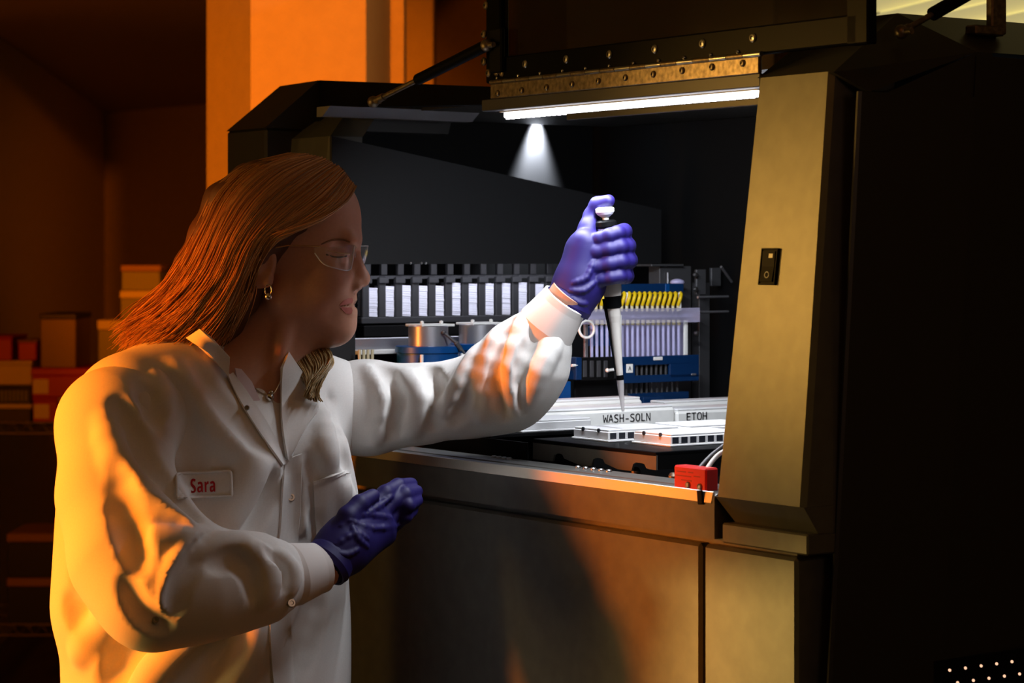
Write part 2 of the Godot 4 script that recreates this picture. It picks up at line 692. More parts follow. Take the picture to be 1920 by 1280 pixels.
func lamp(label: String, p: Vector3, to: Vector3, size: Vector2, c: Color, energy: float, glow: float, cone := 0.0, blend := 0.5, hung := false) -> void:
	# unseen lamp on an invented stand: the face that glows, and a light of its size just in front
	var t := thing("unseen_lamp", label, "lamp", Vector3(p.x, 0, p.z), "studio lamps outside the frame")
	var d := (to - p).normalized()
	var B := Basis.looking_at(d)
	var m := mb(t)
	m.box(p - d * 0.08, Vector3(size.x + 0.04, size.y + 0.04, 0.15), 0.01, B)
	put(m, "housing", M.black, t)
	m = mb(t)
	m.box(p - d * 0.002, Vector3(size.x, size.y, 0.004), 0.0, B)
	var g := mat(c, 0.5)
	g.emission_enabled = true
	g.emission = c
	g.emission_energy_multiplier = glow
	put(m, "lamp_face", g, t)
	m = mb(t)
	if hung:      # from the ceiling
		m.tube([Vector3(p.x, 2.75, p.z) - d * 0.1, p - d * 0.1 + Vector3(0, size.y * 0.5, 0)], 0.014, 10)
		m.box(Vector3(p.x, 2.74, p.z) - d * 0.1 * Vector3(1, 0, 1), Vector3(0.1, 0.02, 0.1), 0.003)
	else:
		m.tube([Vector3(p.x, 0.02, p.z) - d * 0.1, p - d * 0.1 - Vector3(0, size.y * 0.5, 0)], 0.014, 10)
		for k in 3:
			var an := TAU * k / 3.0 + 0.4
			m.tube([Vector3(p.x, 0.35, p.z) - d * 0.1, Vector3(p.x + cos(an) * 0.35, 0.012, p.z + sin(an) * 0.35) - d * 0.1 * Vector3(1, 0, 1)], 0.01, 8)
	put(m, "stand", M.black, t)
	if cone > 0.0:
		var l := SpotLight3D.new()
		l.name = "lamp_light"
		l.light_color = c
		l.light_energy = energy
		l.spot_angle = cone
		l.spot_angle_attenuation = blend
		l.spot_range = 30.0
		l.light_size = size.x * 0.5
		l.shadow_enabled = true
		t.add_child(l)
		l.global_position = p + d * 0.01
		l.look_at(to)
	else:
		area("lamp_light", p + d * 0.004, to, size, c, energy, t)

const ORANGE := Color(1.0, 0.46, 0.0)
const AMBER := Color(1.0, 0.80, 0.42)
const GOLD := Color(1.0, 0.74, 0.34)

func make_lights() -> void:
	lamp("orange gelled studio lamp on a stand, out of frame beside the woman", Vector3(-2.0, 1.52, -2.68), Vector3(-0.78, 1.20, -3.09), Vector2(0.16, 0.16), ORANGE, KEY_E, 6.0, 17.0, 0.5)
	lamp("orange gelled studio lamp high above the camera aimed at the column, out of frame", Vector3(0.15, 2.58, -1.5), Vector3(-0.50, 2.02, -6.1), Vector2(0.12, 0.12), ORANGE, COLUMN_E, 6.0, 9.0, 0.7, true)
	lamp("unseen orange lamp added to wash the back wall and shelf, out of frame", Vector3(-1.6, 1.75, -4.5), Vector3(-1.3, 1.5, -9.0), Vector2(0.2, 0.2), ORANGE, WALL_E, 6.0, 42.0, 1.0)  # added to lift the dark wall and shelf
	lamp("unseen tall amber strip lamp added for the tone of the instrument front, out of frame", Vector3(-2.3, 1.35, -2.50), Vector3(0.0, 1.4, -1.7), Vector2(0.2, 1.0), AMBER, STRIP_E, 2.0)  # unseen source put in for the amber tone of the front
	lamp("unseen gold lamp added to brighten the upper front post, out of frame", Vector3(-2.75, 1.76, -3.57), Vector3(0.36, 1.57, -2.78), Vector2(0.34, 0.34), GOLD, POST_E, 2.0, 5.5, 0.9, true)  # added for the gold on the upper post
	lamp("small unseen amber lamp set low behind the woman for the door highlight, out of frame", Vector3(-2.83, 0.60, -3.69), Vector3(0.28, 1.0, -2.84), Vector2(0.36, 0.36), AMBER, LOW_E, 2.0, 7.0, 0.8)  # put in where the door mirrors it as a highlight
	lamp("unseen fill lamp with a soft face added right of the camera, out of frame", Vector3(1.5, 2.0, -0.9), Vector3(-0.3, 1.3, -3.2), Vector2(0.6, 0.6), Color(1.0, 0.80, 0.66), FILL_E, 0.3)  # added fill for the coat and face

const WALL_E := 2.4
const POST_E := 5.2
const KEY_E := 7.4
const COLUMN_E := 30.0
const STRIP_E := 2.0
const LOW_E := 2.4
const FILL_E := 0.13
const LED_E := 0.88
const RACK_E := 0.025
const SPOT_E := 5.0


# ---------------------------------------------------------------- room
func slab(a: Vector2, b: Vector2, y0: float, y1: float, thick: float, called: String, material: Material) -> void:
	# wall standing between two points of the plan; thickness goes to the left of a -> b seen from above
	var d := (b - a).normalized()
	var o := Vector2(d.y, -d.x) * thick
	var m := MB.new()
	m.hexa([Vector3(a.x, y0, a.y), Vector3(b.x, y0, b.y), Vector3(b.x + o.x, y0, b.y + o.y), Vector3(a.x + o.x, y0, a.y + o.y)], [Vector3(a.x, y1, a.y), Vector3(b.x, y1, b.y), Vector3(b.x + o.x, y1, b.y + o.y), Vector3(a.x + o.x, y1, a.y + o.y)])
	struct(m, called, material)

func pl(px: float, d: float) -> Vector2:
	return Vector2((px - CX) / F * d, -d)

func make_room() -> void:
	var m := MB.new()
	m.box(Vector3(0.5, -0.05, -6.5), Vector3(9.0, 0.1, 19.0), 0.0)
	struct(m, "floor", M.floor)
	m = MB.new()
	m.box(Vector3(0.5, 2.75 + 0.05, -6.5), Vector3(9.0, 0.1, 19.0), 0.0)
	struct(m, "ceiling", M.ceiling)
	m = MB.new()
	m.box(Vector3(-2.35, 2.34 + 0.20, -11.3), Vector3(3.1, 0.40, 9.4), 0.0)
	struct(m, "ceiling_lowered", M.ceiling)
	slab(Vector2(-2.39, -14.1), Vector2(1.3, -9.7), 0.0, 2.75, 0.1, "wall_back", M.wall)
	slab(Vector2(1.3, -9.7), Vector2(4.8, -9.7), 0.0, 2.75, 0.1, "wall_back_right", M.wall)
	slab(Vector2(-1.905, -8.5), Vector2(-2.39, -14.1), 0.0, 2.75, 0.1, "wall_left", M.wall)
	slab(Vector2(-3.4, -8.5), Vector2(-2.005, -8.5), 0.0, 2.75, 0.1, "wall_left_return", M.wall)
	slab(Vector2(-3.4, 2.9), Vector2(-3.4, -8.6), 0.0, 2.75, 0.1, "wall_left_near", M.wall)
	slab(Vector2(4.8, 2.9), Vector2(-3.4, 2.9), 0.0, 2.75, 0.1, "wall_behind_camera", M.wall)
	slab(Vector2(4.8, -9.7), Vector2(4.8, 2.9), 0.0, 2.75, 0.1, "wall_right", M.wall)
	# orange lit column and the stepped walls beside it
	var a := pl(387.5, 6.25)
	var b := pl(470, 6.0)
	var c := pl(686, 6.1)
	m = MB.new()
	var ring := [a, b, c, Vector2(c.x + 0.02, -6.95), Vector2(a.x, -6.95)]
	var lo := []
	var hi := []
	for q: Vector2 in ring:
		lo.append(Vector3(q.x, 0, q.y)); hi.append(Vector3(q.x, 2.75, q.y))
	m.hexa(lo, hi)
	struct(m, "wall_column", M.wall)
	m = MB.new()
	m.box(Vector3(-0.395, 1.375, -7.05), Vector3(0.162, 2.75, 0.18), 0.0)
	struct(m, "wall_recess", M.wall)
	m = MB.new()
	ring = [pl(740, 9.0), pl(812, 8.95), pl(818, 9.3), pl(740, 9.3)]
	lo = []
	hi = []
	for q: Vector2 in ring:
		lo.append(Vector3(q.x, 0, q.y)); hi.append(Vector3(q.x, 2.75, q.y))
	m.hexa(lo, hi)
	struct(m, "wall_column_rear", M.wall)
	slab(pl(1062, 8.0), pl(1450, 7.8), 0.0, 2.75, 0.1, "wall_rear_panel", M.wall)


# ---------------------------------------------------------------- the instrument
func v3(x: float, y: float, z: float) -> Vector3:
	return Vector3(x, y, z)

func front_z(y: float) -> float:      # the posts lean back
	return -0.066 * (y - 1.215) / 0.499

func post(m: MB, x0: float, x1: float, x0t: float, x1t: float, y0: float, y1: float, depth: float) -> void:
	# leaning post with softened front edges
	var e := 0.006
	var zb := front_z(y0)
	var zt := front_z(y1)
	m.hexa([v3(x0, y0, zb - e), v3(x0 + e, y0, zb), v3(x1 - e, y0, zb), v3(x1, y0, zb - e), v3(x1, y0, zb - depth), v3(x0, y0, zb - depth)],
		[v3(x0t, y1, zt - e), v3(x0t + e, y1, zt), v3(x1t - e, y1, zt), v3(x1t, y1, zt - e), v3(x1t, y1, zt - depth), v3(x0t, y1, zt - depth)])

func screw(m: MB, p: Vector3, n: Vector3, r: float) -> void:
	m.lathe(p, n, [[0.0, -0.001], [r, -0.001], [r, 0.0008], [r * 0.75, 0.0022], [0.35 * r, 0.0027], [0.3 * r, 0.0012], [0.0, 0.0012]], 12)

func make_instrument() -> void:
	var base := v3(-0.6, 0, -0.4)
	var t := thing("laboratory_instrument", "large dark grey automated laboratory cabinet with an open hatch and lit interior", "lab machine", base, "", true)
	var m := mb(t)
	# cabinet under the hatch
	m.box(v3(-0.605, 0.57, -0.40), v3(1.47, 1.12, 0.68), 0.006)
	put(m, "cabinet_body", M.paint_shaded, t)
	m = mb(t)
	m.box(v3(-0.615, 0.02, -0.40), v3(1.40, 0.04, 0.62), 0.0)
	put(m, "plinth", M.black, t)
	# lower doors
	for dr: Array in [[-1.20, -0.0325], [-0.0265, 0.1405]]:
		m = mb(t)
		m.box(v3((dr[0] + dr[1]) * 0.5, 0.627, -0.032), v3(dr[1] - dr[0], 1.057, 0.055), 0.004)
		put(m, "cabinet_door", M.paint, t)
	# fascia rail with a rolled edge, a groove, and the flat sill
	m = mb(t)
	m.prism(PackedVector2Array([Vector2(0.0, 1.164), Vector2(0.0, 1.2120), Vector2(-0.0015, 1.2152), Vector2(-0.005, 1.2172), Vector2(-0.011, 1.2180), Vector2(-0.026, 1.2186), Vector2(-0.029, 1.2165), Vector2(-0.032, 1.2165), Vector2(-0.034, 1.2190), Vector2(-0.075, 1.2192), Vector2(-0.078, 1.2170), Vector2(-0.078, 1.164)]), v3(-1.22, 0, 0), v3(0, 0, 1), v3(0, 1, 0), v3(1.2195, 0, 0))
	var rail := put(m, "fascia_rail", M.paint, t)
	m = mb(t)
	m.prism(PackedVector2Array([Vector2(0.0006, 1.2060), Vector2(0.0016, 1.2066), Vector2(-0.0014, 1.2192), Vector2(-0.0030, 1.2198), Vector2(-0.006, 1.2130)]), v3(-1.21, 0, 0), v3(0, 0, 1), v3(0, 1, 0), v3(1.205, 0, 0))  # strip added and tilted to throw a bright band along the rail
	put(m, "rail_glint_strip", M.trim, rail, "added polished strip tilted to make a bright band on the rail")
	m = mb(t)
	m.box(v3(-0.605, 1.158, -0.075), v3(1.46, 0.014, 0.11), 0.001)
	put(m, "rail_base", M.paint, t)
	for q: Array in [[-0.560, 4, 0.0125], [-0.362, 5, 0.017]]:  # steel studs put in for the LED glints on the rail
		for k in int(q[1]):
			m = mb(t)
			m.lathe(v3(q[0] + k * q[2], 1.2188, -0.064), v3(0, 1, 0), [[0.0, 0.0035], [0.003, 0.0032], [0.0042, 0.002], [0.0042, -0.001]], 12)
			put(m, "screw", M.steel, rail)
	# right front post, its undercut and the block below
	m = mb(t)
	post(m, 0.0, 0.157, 0.0, 0.132, 1.2150, 1.714, 0.10)
	put(m, "front_post", M.paint, t)
	m = mb(t)
	m.hexa([v3(0.012, 1.184, -0.022), v3(0.158, 1.184, -0.022), v3(0.158, 1.184, -0.10), v3(0.012, 1.184, -0.10)], [v3(0.0, 1.2148, -0.001), v3(0.157, 1.2148, -0.001), v3(0.157, 1.2148, -0.10), v3(0.0, 1.2148, -0.10)])
	put(m, "post_undercut", M.paint, t)
	m = mb(t)
	m.box(v3(0.083, 1.172, -0.045), v3(0.152, 0.024, 0.08), 0.002)
	put(m, "post_foot", M.paint, t)
	# rocker switch let into the post
	var sp := on_z(1443.5, 500, front_z(1.486))
	var tilt := Basis(Vector3.RIGHT, -atan(0.066 / 0.499))
	m = mb(t)
	m.box(sp - tilt.z * 0.004, v3(0.0295, 0.0435, 0.012), 0.0, tilt)
	var sw := put(m, "rocker_switch", M.black, t, "black rocker switch")
	m = mb(t)
	for e: Array in [[-0.0138, 0, 0.002, 0.0435], [0.0138, 0, 0.002, 0.0435], [0, 0.0208, 0.0295, 0.002], [0, -0.0208, 0.0295, 0.002]]:
		m.box(sp + tilt * v3(e[0], e[1], 0.0025), v3(e[2], e[3], 0.002), 0.0004, tilt)
	put(m, "bezel", M.black_gloss, sw)
	m = mb(t)
	m.hexa([sp + tilt * v3(-0.011, -0.018, 0.002), sp + tilt * v3(0.011, -0.018, 0.002), sp + tilt * v3(0.011, 0.0, 0.003), sp + tilt * v3(-0.011, 0.0, 0.003)], [sp + tilt * v3(-0.011, -0.018, 0.0048), sp + tilt * v3(0.011, -0.018, 0.0048), sp + tilt * v3(0.011, 0.0, 0.0032), sp + tilt * v3(-0.011, 0.0, 0.0032)])
	m.hexa([sp + tilt * v3(-0.011, 0.0, 0.002), sp + tilt * v3(0.011, 0.0, 0.002), sp + tilt * v3(0.011, 0.018, 0.002), sp + tilt * v3(-0.011, 0.018, 0.002)], [sp + tilt * v3(-0.011, 0.0, 0.0032), sp + tilt * v3(0.011, 0.0, 0.0032), sp + tilt * v3(0.011, 0.018, 0.0040), sp + tilt * v3(-0.011, 0.018, 0.0040)])
	put(m, "rocker", M.black, sw)
	m = mb(t)
	m.box(sp + tilt * v3(0.005, 0.0125, 0.0044), v3(0.007, 0.005, 0.0008), 0.0, tilt)
	var ring := []
	for k in 17:
		ring.append(sp + tilt * v3(0.001 + 0.0035 * cos(TAU * k / 16.0), -0.010 + 0.0035 * sin(TAU * k / 16.0), 0.0045))
	m.tube(ring, 0.0005, 5)
	put(m, "switch_marks", M.white, sw)
	# roof caps: chamfered hood over the right post
	var A0 := v3(0.0, 1.714, -0.066)
	var A1 := v3(0.135, 1.7125, -0.066)
	var B0 := v3(0.0, 1.788, -0.178)
	var B1 := v3(0.05, 1.7985, -0.249)
	var C1 := on_x(1832, 97, 0.16)
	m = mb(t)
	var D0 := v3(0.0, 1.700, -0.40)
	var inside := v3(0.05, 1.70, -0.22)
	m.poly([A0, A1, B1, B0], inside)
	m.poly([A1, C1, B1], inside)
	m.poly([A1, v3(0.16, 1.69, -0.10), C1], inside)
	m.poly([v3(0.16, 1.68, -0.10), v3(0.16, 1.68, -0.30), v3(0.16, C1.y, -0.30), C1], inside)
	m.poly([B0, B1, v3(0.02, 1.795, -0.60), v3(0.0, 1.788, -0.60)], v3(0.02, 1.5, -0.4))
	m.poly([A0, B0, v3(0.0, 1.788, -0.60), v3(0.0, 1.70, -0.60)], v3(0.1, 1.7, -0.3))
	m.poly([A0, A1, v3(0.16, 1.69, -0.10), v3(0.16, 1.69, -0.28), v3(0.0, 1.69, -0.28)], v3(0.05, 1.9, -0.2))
	put(m, "roof_corner", M.paint_shaded, t)
	m = mb(t)
	var E1 := on_x(1920, 38, 0.03)
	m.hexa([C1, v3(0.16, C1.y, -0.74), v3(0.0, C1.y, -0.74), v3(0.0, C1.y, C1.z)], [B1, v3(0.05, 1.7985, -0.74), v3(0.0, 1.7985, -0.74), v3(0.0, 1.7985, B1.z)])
	put(m, "roof_side", M.paint_shaded, t)
	# side panels, with a softened leading edge and a seam
	var sxx := 0.162
	var pe := []
	for y: float in [0.06, 1.6845]:
		pe.append(-0.0259 - (y - 1.03) * 0.0688 - 0.012)
	m = mb(t)
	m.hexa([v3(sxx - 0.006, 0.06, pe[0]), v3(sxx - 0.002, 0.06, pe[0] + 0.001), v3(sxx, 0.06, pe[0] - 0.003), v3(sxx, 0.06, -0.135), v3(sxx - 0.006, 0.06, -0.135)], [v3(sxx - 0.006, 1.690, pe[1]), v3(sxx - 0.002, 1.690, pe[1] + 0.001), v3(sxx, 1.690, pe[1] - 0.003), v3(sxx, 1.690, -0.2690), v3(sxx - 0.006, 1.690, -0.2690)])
	put(m, "side_panel", M.paint_shaded, t)
	m = mb(t)
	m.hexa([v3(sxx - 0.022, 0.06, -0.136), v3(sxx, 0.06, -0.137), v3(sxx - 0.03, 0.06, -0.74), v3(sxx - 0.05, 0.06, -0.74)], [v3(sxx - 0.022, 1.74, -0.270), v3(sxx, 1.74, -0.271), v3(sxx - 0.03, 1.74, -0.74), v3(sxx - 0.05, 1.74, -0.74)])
	put(m, "side_panel", M.paint_shaded, t)
	m = mb(t)
	m.box(v3(0.075, 1.42, -0.42), v3(0.12, 0.54, 0.58), 0.0)
	put(m, "side_core", M.black, t)
	# vent low on the side, its bright dots made by tilted discs
	var vn := thing_part_vent(t)
	# left front post with its chamfered shoulder
	m = mb(t)
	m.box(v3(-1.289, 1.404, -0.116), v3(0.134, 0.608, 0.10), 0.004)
	put(m, "front_post", M.paint_shaded, t)
	m = mb(t)
	var z0 := front_z(1.708)
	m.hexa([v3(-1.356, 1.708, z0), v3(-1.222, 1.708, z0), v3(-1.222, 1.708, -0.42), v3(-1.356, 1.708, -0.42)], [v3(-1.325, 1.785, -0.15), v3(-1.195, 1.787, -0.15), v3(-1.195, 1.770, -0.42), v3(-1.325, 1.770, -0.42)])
	put(m, "roof_corner", M.paint_shaded, t)
	# inner reveal of the hatch on the left: a black channel, a thin stop, a second leaning post
	m = mb(t)
	m.hexa([v3(-1.222, 1.16, -0.10), v3(-1.20, 1.16, -0.10), v3(-1.20, 1.16, -0.16), v3(-1.222, 1.16, -0.16)], [v3(-1.222, 1.77, -0.16), v3(-1.20, 1.77, -0.16), v3(-1.20, 1.77, -0.22), v3(-1.222, 1.77, -0.22)])
	put(m, "hatch_channel", M.black, t)
	m = mb(t)
	var s0 := on_z(527, 245, -0.105)
	m.hexa([v3(s0.x - 0.008, 1.16, -0.06), v3(s0.x + 0.008, 1.16, -0.06), v3(s0.x + 0.008, 1.16, -0.09), v3(s0.x - 0.008, 1.16, -0.09)], [v3(s0.x - 0.008, s0.y, -0.105), v3(s0.x + 0.008, s0.y, -0.105), v3(s0.x + 0.008, s0.y, -0.135), v3(s0.x - 0.008, s0.y, -0.135)])
	var s1 := on_z(602, 178, -0.20)
	m.hexa([v3(s0.x - 0.008, s0.y, -0.105), v3(s0.x + 0.008, s0.y, -0.105), v3(s0.x + 0.008, s0.y, -0.135), v3(s0.x - 0.008, s0.y, -0.135)], [v3(s1.x - 0.008, s1.y, -0.20), v3(s1.x + 0.008, s1.y, -0.20), v3(s1.x + 0.008, s1.y, -0.23), v3(s1.x - 0.008, s1.y, -0.23)])
	put(m, "hatch_stop", M.paint, t)
	m = mb(t)
	var q0 := on_z(543, 252, -0.115)
	var q1 := on_z(619, 255, -0.115)
	m.hexa([v3(q0.x, 1.16, -0.06), v3(q1.x - 0.005, 1.16, -0.06), v3(q1.x, 1.16, -0.064), v3(q1.x, 1.16, -0.12), v3(q0.x, 1.16, -0.12)], [v3(q0.x, q1.y, -0.115), v3(q1.x - 0.005, q1.y, -0.115), v3(q1.x, q1.y, -0.119), v3(q1.x, q1.y, -0.175), v3(q0.x, q1.y, -0.175)])
	var q2 := on_z(648, 212, -0.17)
	m.hexa([v3(q0.x, q1.y, -0.115), v3(q1.x, q1.y, -0.115), v3(q1.x, q1.y, -0.175), v3(q0.x, q1.y, -0.175)], [v3(q0.x + 0.01, q2.y, -0.17), v3(q2.x, q2.y, -0.17), v3(q2.x, q2.y, -0.23), v3(q0.x + 0.01, q2.y, -0.23)])
	put(m, "inner_post", M.paint, t)
	# roof beam over the hatch, left of the hinge
	m = mb(t)
	m.hexa([v3(-1.195, 1.742, -0.15), v3(-0.60, 1.715, -0.10), v3(-0.60, 1.715, -0.14), v3(-1.195, 1.742, -0.19)], [v3(-1.195, 1.787, -0.15), v3(-0.60, 1.7395, -0.10), v3(-0.60, 1.7395, -0.14), v3(-1.195, 1.787, -0.19)])
	put(m, "roof_beam", M.black_gloss, t)
	m = mb(t)
	m.box(v3(-0.62, 1.737, -0.50), v3(1.22, 0.012, 0.54), 0.0)
	put(m, "roof_plate", M.paint_shaded, t)
	for q: Array in [[612, 893, 199, 217, -1.02], [716, 868, 187, 196, -1.0]]:
		# bright trims under the roof edge, their faces turned down to the work space
		var ta := on_x(q[0], q[2], q[4])
		var tb_ := on_x(q[1], q[2] + 2, q[4])
		var hh: float = (q[3] - q[2]) / F * 3.8
		m = mb(t)
		m.hexa([v3(q[4] - 0.03, ta.y - hh, ta.z), v3(q[4] - 0.012, ta.y - hh, ta.z), v3(q[4] - 0.012, ta.y - hh, tb_.z), v3(q[4] - 0.03, ta.y - hh, tb_.z)], [v3(q[4] - 0.03, ta.y, ta.z), v3(q[4] + 0.012, ta.y, ta.z), v3(q[4] + 0.012, ta.y, tb_.z), v3(q[4] - 0.03, ta.y, tb_.z)])
		put(m, "roof_trim", M.alu, t)
	# hinge strip and header
	m = mb(t)
	m.box(v3(-0.285, 1.730, -0.069), v3(0.575, 0.0205, 0.006), 0.001)
	var hg := put(m, "hinge_leaf", M.brass, t, "amber lit steel hinge strip")
	for k in 10:
		m = mb(t)
		screw(m, v3(-0.553 + k * 0.0585, 1.7265 + 0.0008 * k, -0.0655), v3(0, 0, 1), 0.0045)
		put(m, "screw", M.brass, hg)
	for k in 18:
		m = mb(t)
		m.lathe(v3(-0.572 + k * 0.0322, 1.7428, -0.067), v3(1, 0, 0), [[0.0, 0.0], [0.0034, 0.0], [0.0034, 0.0312], [0.0, 0.0312]], 10)
		put(m, "hinge_knuckle", M.brass if k % 2 == 0 else M.steel, hg)
	m = mb(t)
	m.box(v3(-0.30, 1.7120, -0.082), v3(0.60, 0.016, 0.024), 0.001)
	put(m, "header", M.alu_dull, t)
	# the light strip under the header: carrier, beads, and its light
	m = mb(t)
	m.box(v3(-0.31, 1.7045, -0.100), v3(0.56, 0.004, 0.014), 0.0005)
	var ls := put(m, "light_strip", M.white, t, "white LED light strip")
	m = mb(t)
	m.box(v3(-0.31, 1.6985, -0.100), v3(0.545, 0.0076, 0.010), 0.0015)
	put(m, "led_diffuser", M.led, ls)
	for k in 44:
		m = mb(t)
		m.box(v3(-0.575 + k * 0.0123, 1.6938, -0.098), v3(0.0055, 0.003, 0.005), 0.0006)
		put(m, "led_bead", M.led, ls)
	m = mb(t)
	m.box(v3(-0.21, 1.6880, -0.090), v3(0.42, 0.009, 0.006), 0.001)
	put(m, "strip_bracket", M.alu_dull, t)
	area("led_light", MX * v3(-0.31, 1.6915, -0.112), MX * v3(-0.31, 1.0, -0.112 - 0.692 * 0.75), Vector2(0.55, 0.012), Color(0.94, 0.96, 1.0), LED_E, t, MX.basis.x)
	# hatch lid standing open: bolted black frame with a smoked pane
	m = mb(t)
	var z1 := -0.070
	m.box(v3(-0.572, 2.02, z1 - 0.008), v3(0.036, 0.555, 0.016), 0.002)
	m.box(v3(0.17, 2.02, z1 - 0.008), v3(0.036, 0.555, 0.016), 0.002)
	m.box(v3(-0.20, 1.7605, z1 - 0.008), v3(0.74, 0.034, 0.016), 0.002)
	m.box(v3(-0.20, 2.28, z1 - 0.008), v3(0.78, 0.034, 0.016), 0.002)
	var lid := put(m, "hatch_lid", M.black_gloss, t, "open hatch lid with smoked pane")
	m = mb(t)
	m.box(v3(-0.20, 2.02, z1 - 0.010), v3(0.73, 0.51, 0.005), 0.0)
	put(m, "pane", M.smoke, lid)
	for k in 6:
		m = mb(t)
		screw(m, v3(-0.492 + k * 0.096, 1.7635, z1 + 0.0005), v3(0, 0, 1), 0.0058)
		put(m, "bolt", M.steel, lid)
	for k in 11:
		m = mb(t)
		screw(m, v3(-0.56 + k * 0.052, 1.7485, z1 + 0.0005), v3(0, 0, 1), 0.0024)
		put(m, "rivet", M.steel, lid)
	for q: Array in [[911, 10], [907, 64], [907, 115], [916, 137], [931, 135], [941, 136]]:
		m = mb(t)
		screw(m, on_z(q[0], q[1], z1 + 0.0005), v3(0, 0, 1), 0.006)
		put(m, "bolt", M.brass, lid)
	m = mb(t)
	var br := on_z(932, 95, z1 + 0.004)
	m.box(br, v3(0.03, 0.062, 0.008), 0.002)
	put(m, "strut_bracket", M.black, lid)
	# gas struts
	for k in 2:
		var b0 := on_z(700, 191, -0.03) if k == 0 else v3(0.085, 1.79, -0.11)
		var b1 := on_z(912, 85, z1 + 0.016) if k == 0 else v3(0.075, 1.95, -0.055)
		if k == 1:
			b0 = on_x(1690, 60, 0.12)
			b1 = on_x(1830, -20, 0.12)
		var dd := (b1 - b0)
		m = mb(t)
		m.tube([b0 + dd * 0.40, b0 + dd * 0.41, b0 + dd * 0.98, b0 + dd * 0.99], [0.007, 0.0085, 0.0085, 0.006], 14)
		var gs := put(m, "gas_strut", M.black_gloss, t, "black gas strut")
		m = mb(t)
		m.tube([b0, b0 + dd * 0.42], 0.0038, 10)
		m.tube([b0 + dd * 0.02, b0 + dd * 0.10], 0.0055, 10)
		put(m, "piston_rod", M.brass, gs)
		for b: Vector3 in [b0, b1]:
			m = mb(t)
			m.ball(b, 0.009, 12)
			m.tube([b, b + v3(0.018, 0, 0)], 0.004, 8)
			put(m, "ball_joint", M.brass, gs)
	m = mb(t)
	var bk := on_x(1868, 8, 0.11)
	m.box(bk, v3(0.012, 0.075, 0.026), 0.002)
	m.box(bk + v3(0, -0.034, 0.02), v3(0.02, 0.012, 0.05), 0.002)
	put(m, "strut_mount", M.brass, t)
	# interior lining
	m = mb(t)
	m.box(v3(-0.66, 1.45, -0.805), v3(1.34, 0.70, 0.02), 0.0)
	put(m, "back_liner", M.black, t)
	m = mb(t)
	m.box(v3(-1.29, 1.450, -0.475), v3(0.02, 0.60, 0.59), 0.0)
	put(m, "left_liner", M.black, t)
	m = mb(t)
	m.box(v3(-0.61, 1.145, -0.44), v3(1.34, 0.02, 0.70), 0.0)
	put(m, "work_floor", M.black, t)
	# slanted baffle plate on the left of the work space
	m = mb(t)
	var bx := -1.05
	var b_a := on_x(622, 255, bx)
	var b_b := on_x(1240, 393, bx)
	m.prism(PackedVector2Array([Vector2(b_a.z, b_a.y), Vector2(b_b.z, b_b.y), Vector2(b_b.z, 1.4872), Vector2(b_a.z, 1.4872)]), v3(bx - 0.006, 0, 0), v3(0, 0, 1), v3(0, 1, 0), v3(0.006, 0, 0))
	var baf := put(m, "baffle_plate", M.liner, t, "slanted black baffle plate")
	for px: float in [770, 790, 798]:
		m = mb(t)
		screw(m, on_x(px, 493, bx) + v3(0.0005, 0, 0), v3(1, 0, 0), 0.002)
		put(m, "screw", M.steel, baf)
	m = mb(t)
	var e0 := on_x(620, 300, bx + 0.01)
	var e1 := on_x(668, 300, bx + 0.01)
	m.prism(PackedVector2Array([Vector2(e0.z, 1.17), Vector2(e1.z, 1.17), Vector2(e1.z, 1.50), Vector2(e0.z, 1.62)]), v3(bx - 0.003, 0, 0), v3(0, 0, 1), v3(0, 1, 0), v3(0.010, 0, 0))
	put(m, "jamb_plate", M.liner, t)
	var k0 := on_x(680, 500, bx - 0.012)
	var k1 := on_x(1080, 500, bx - 0.012)
	m = mb(t)
	m.box(v3(bx - 0.014, 1.4935, (k0.z + k1.z) * 0.5), v3(0.008, 0.004, absf(k0.z - k1.z)), 0.0005)
	put(m, "light_strip", M.led, t, "added unseen light strip behind the baffle's lower edge")  # put in to brighten the white stacks
	area("added_rack_light", MX * v3(bx - 0.014, 1.491, (k0.z + k1.z) * 0.5), MX * v3(bx - 0.05, 1.38, (k0.z + k1.z) * 0.5), Vector2(absf(k0.z - k1.z), 0.008), Color(0.90, 0.92, 1.0), RACK_E, t, MX.basis.z)
	# made-up spot lamp that throws the cone of light on the left liner
	var sl := on_x(1013, 212, -1.270)
	m = mb(t)
	m.lathe(sl + v3(0, 0.012, 0), v3(0, -1, 0), [[0.0, 0.0], [0.006, 0.0], [0.008, 0.012]], 14)
	var spot := put(m, "added_spot_lamp", M.black, t)
	m = mb(t)
	m.lathe(sl, v3(0, -1, 0), [[0.007, 0.0], [0.0, 0.0005]], 14)
	put(m, "lamp_lens", M.led, spot)
	var L := SpotLight3D.new()
	L.name = "added_spot_light"
	L.light_color = Color(0.92, 0.95, 1.0)
	L.light_energy = SPOT_E
	L.spot_angle = 27.0
	L.spot_angle_attenuation = 0.9
	L.light_size = 0.004
	L.spot_range = 10.0
	L.shadow_enabled = true
	t.add_child(L)
	L.global_position = MX * (sl + v3(0.0, -0.004, 0))
	L.look_at(MX * (sl + v3(-0.035, -0.3, 0.012)), Vector3.RIGHT)
	# red interlock switch at the end of the rail, cable and tab
	var rp := on_z(1305, 897, -0.02)
	m = mb(t)
	m.box(rp, v3(0.062, 0.030, 0.020), 0.002)
	var il := put(m, "interlock_switch", M.red, t, "small red safety switch box")
	m = mb(t)
	for q: Array in [[-0.016, 0.008, 0.018], [0.002, 0.008, 0.01], [-0.012, 0.003, 0.03], [-0.006, -0.002, 0.02], [0.014, 0.004, 0.012]]:
		m.box(rp + v3(q[0], q[1], 0.0101), v3(q[2], 0.0012, 0.0005), 0.0)
	put(m, "printed_lines", M.red_line, il)
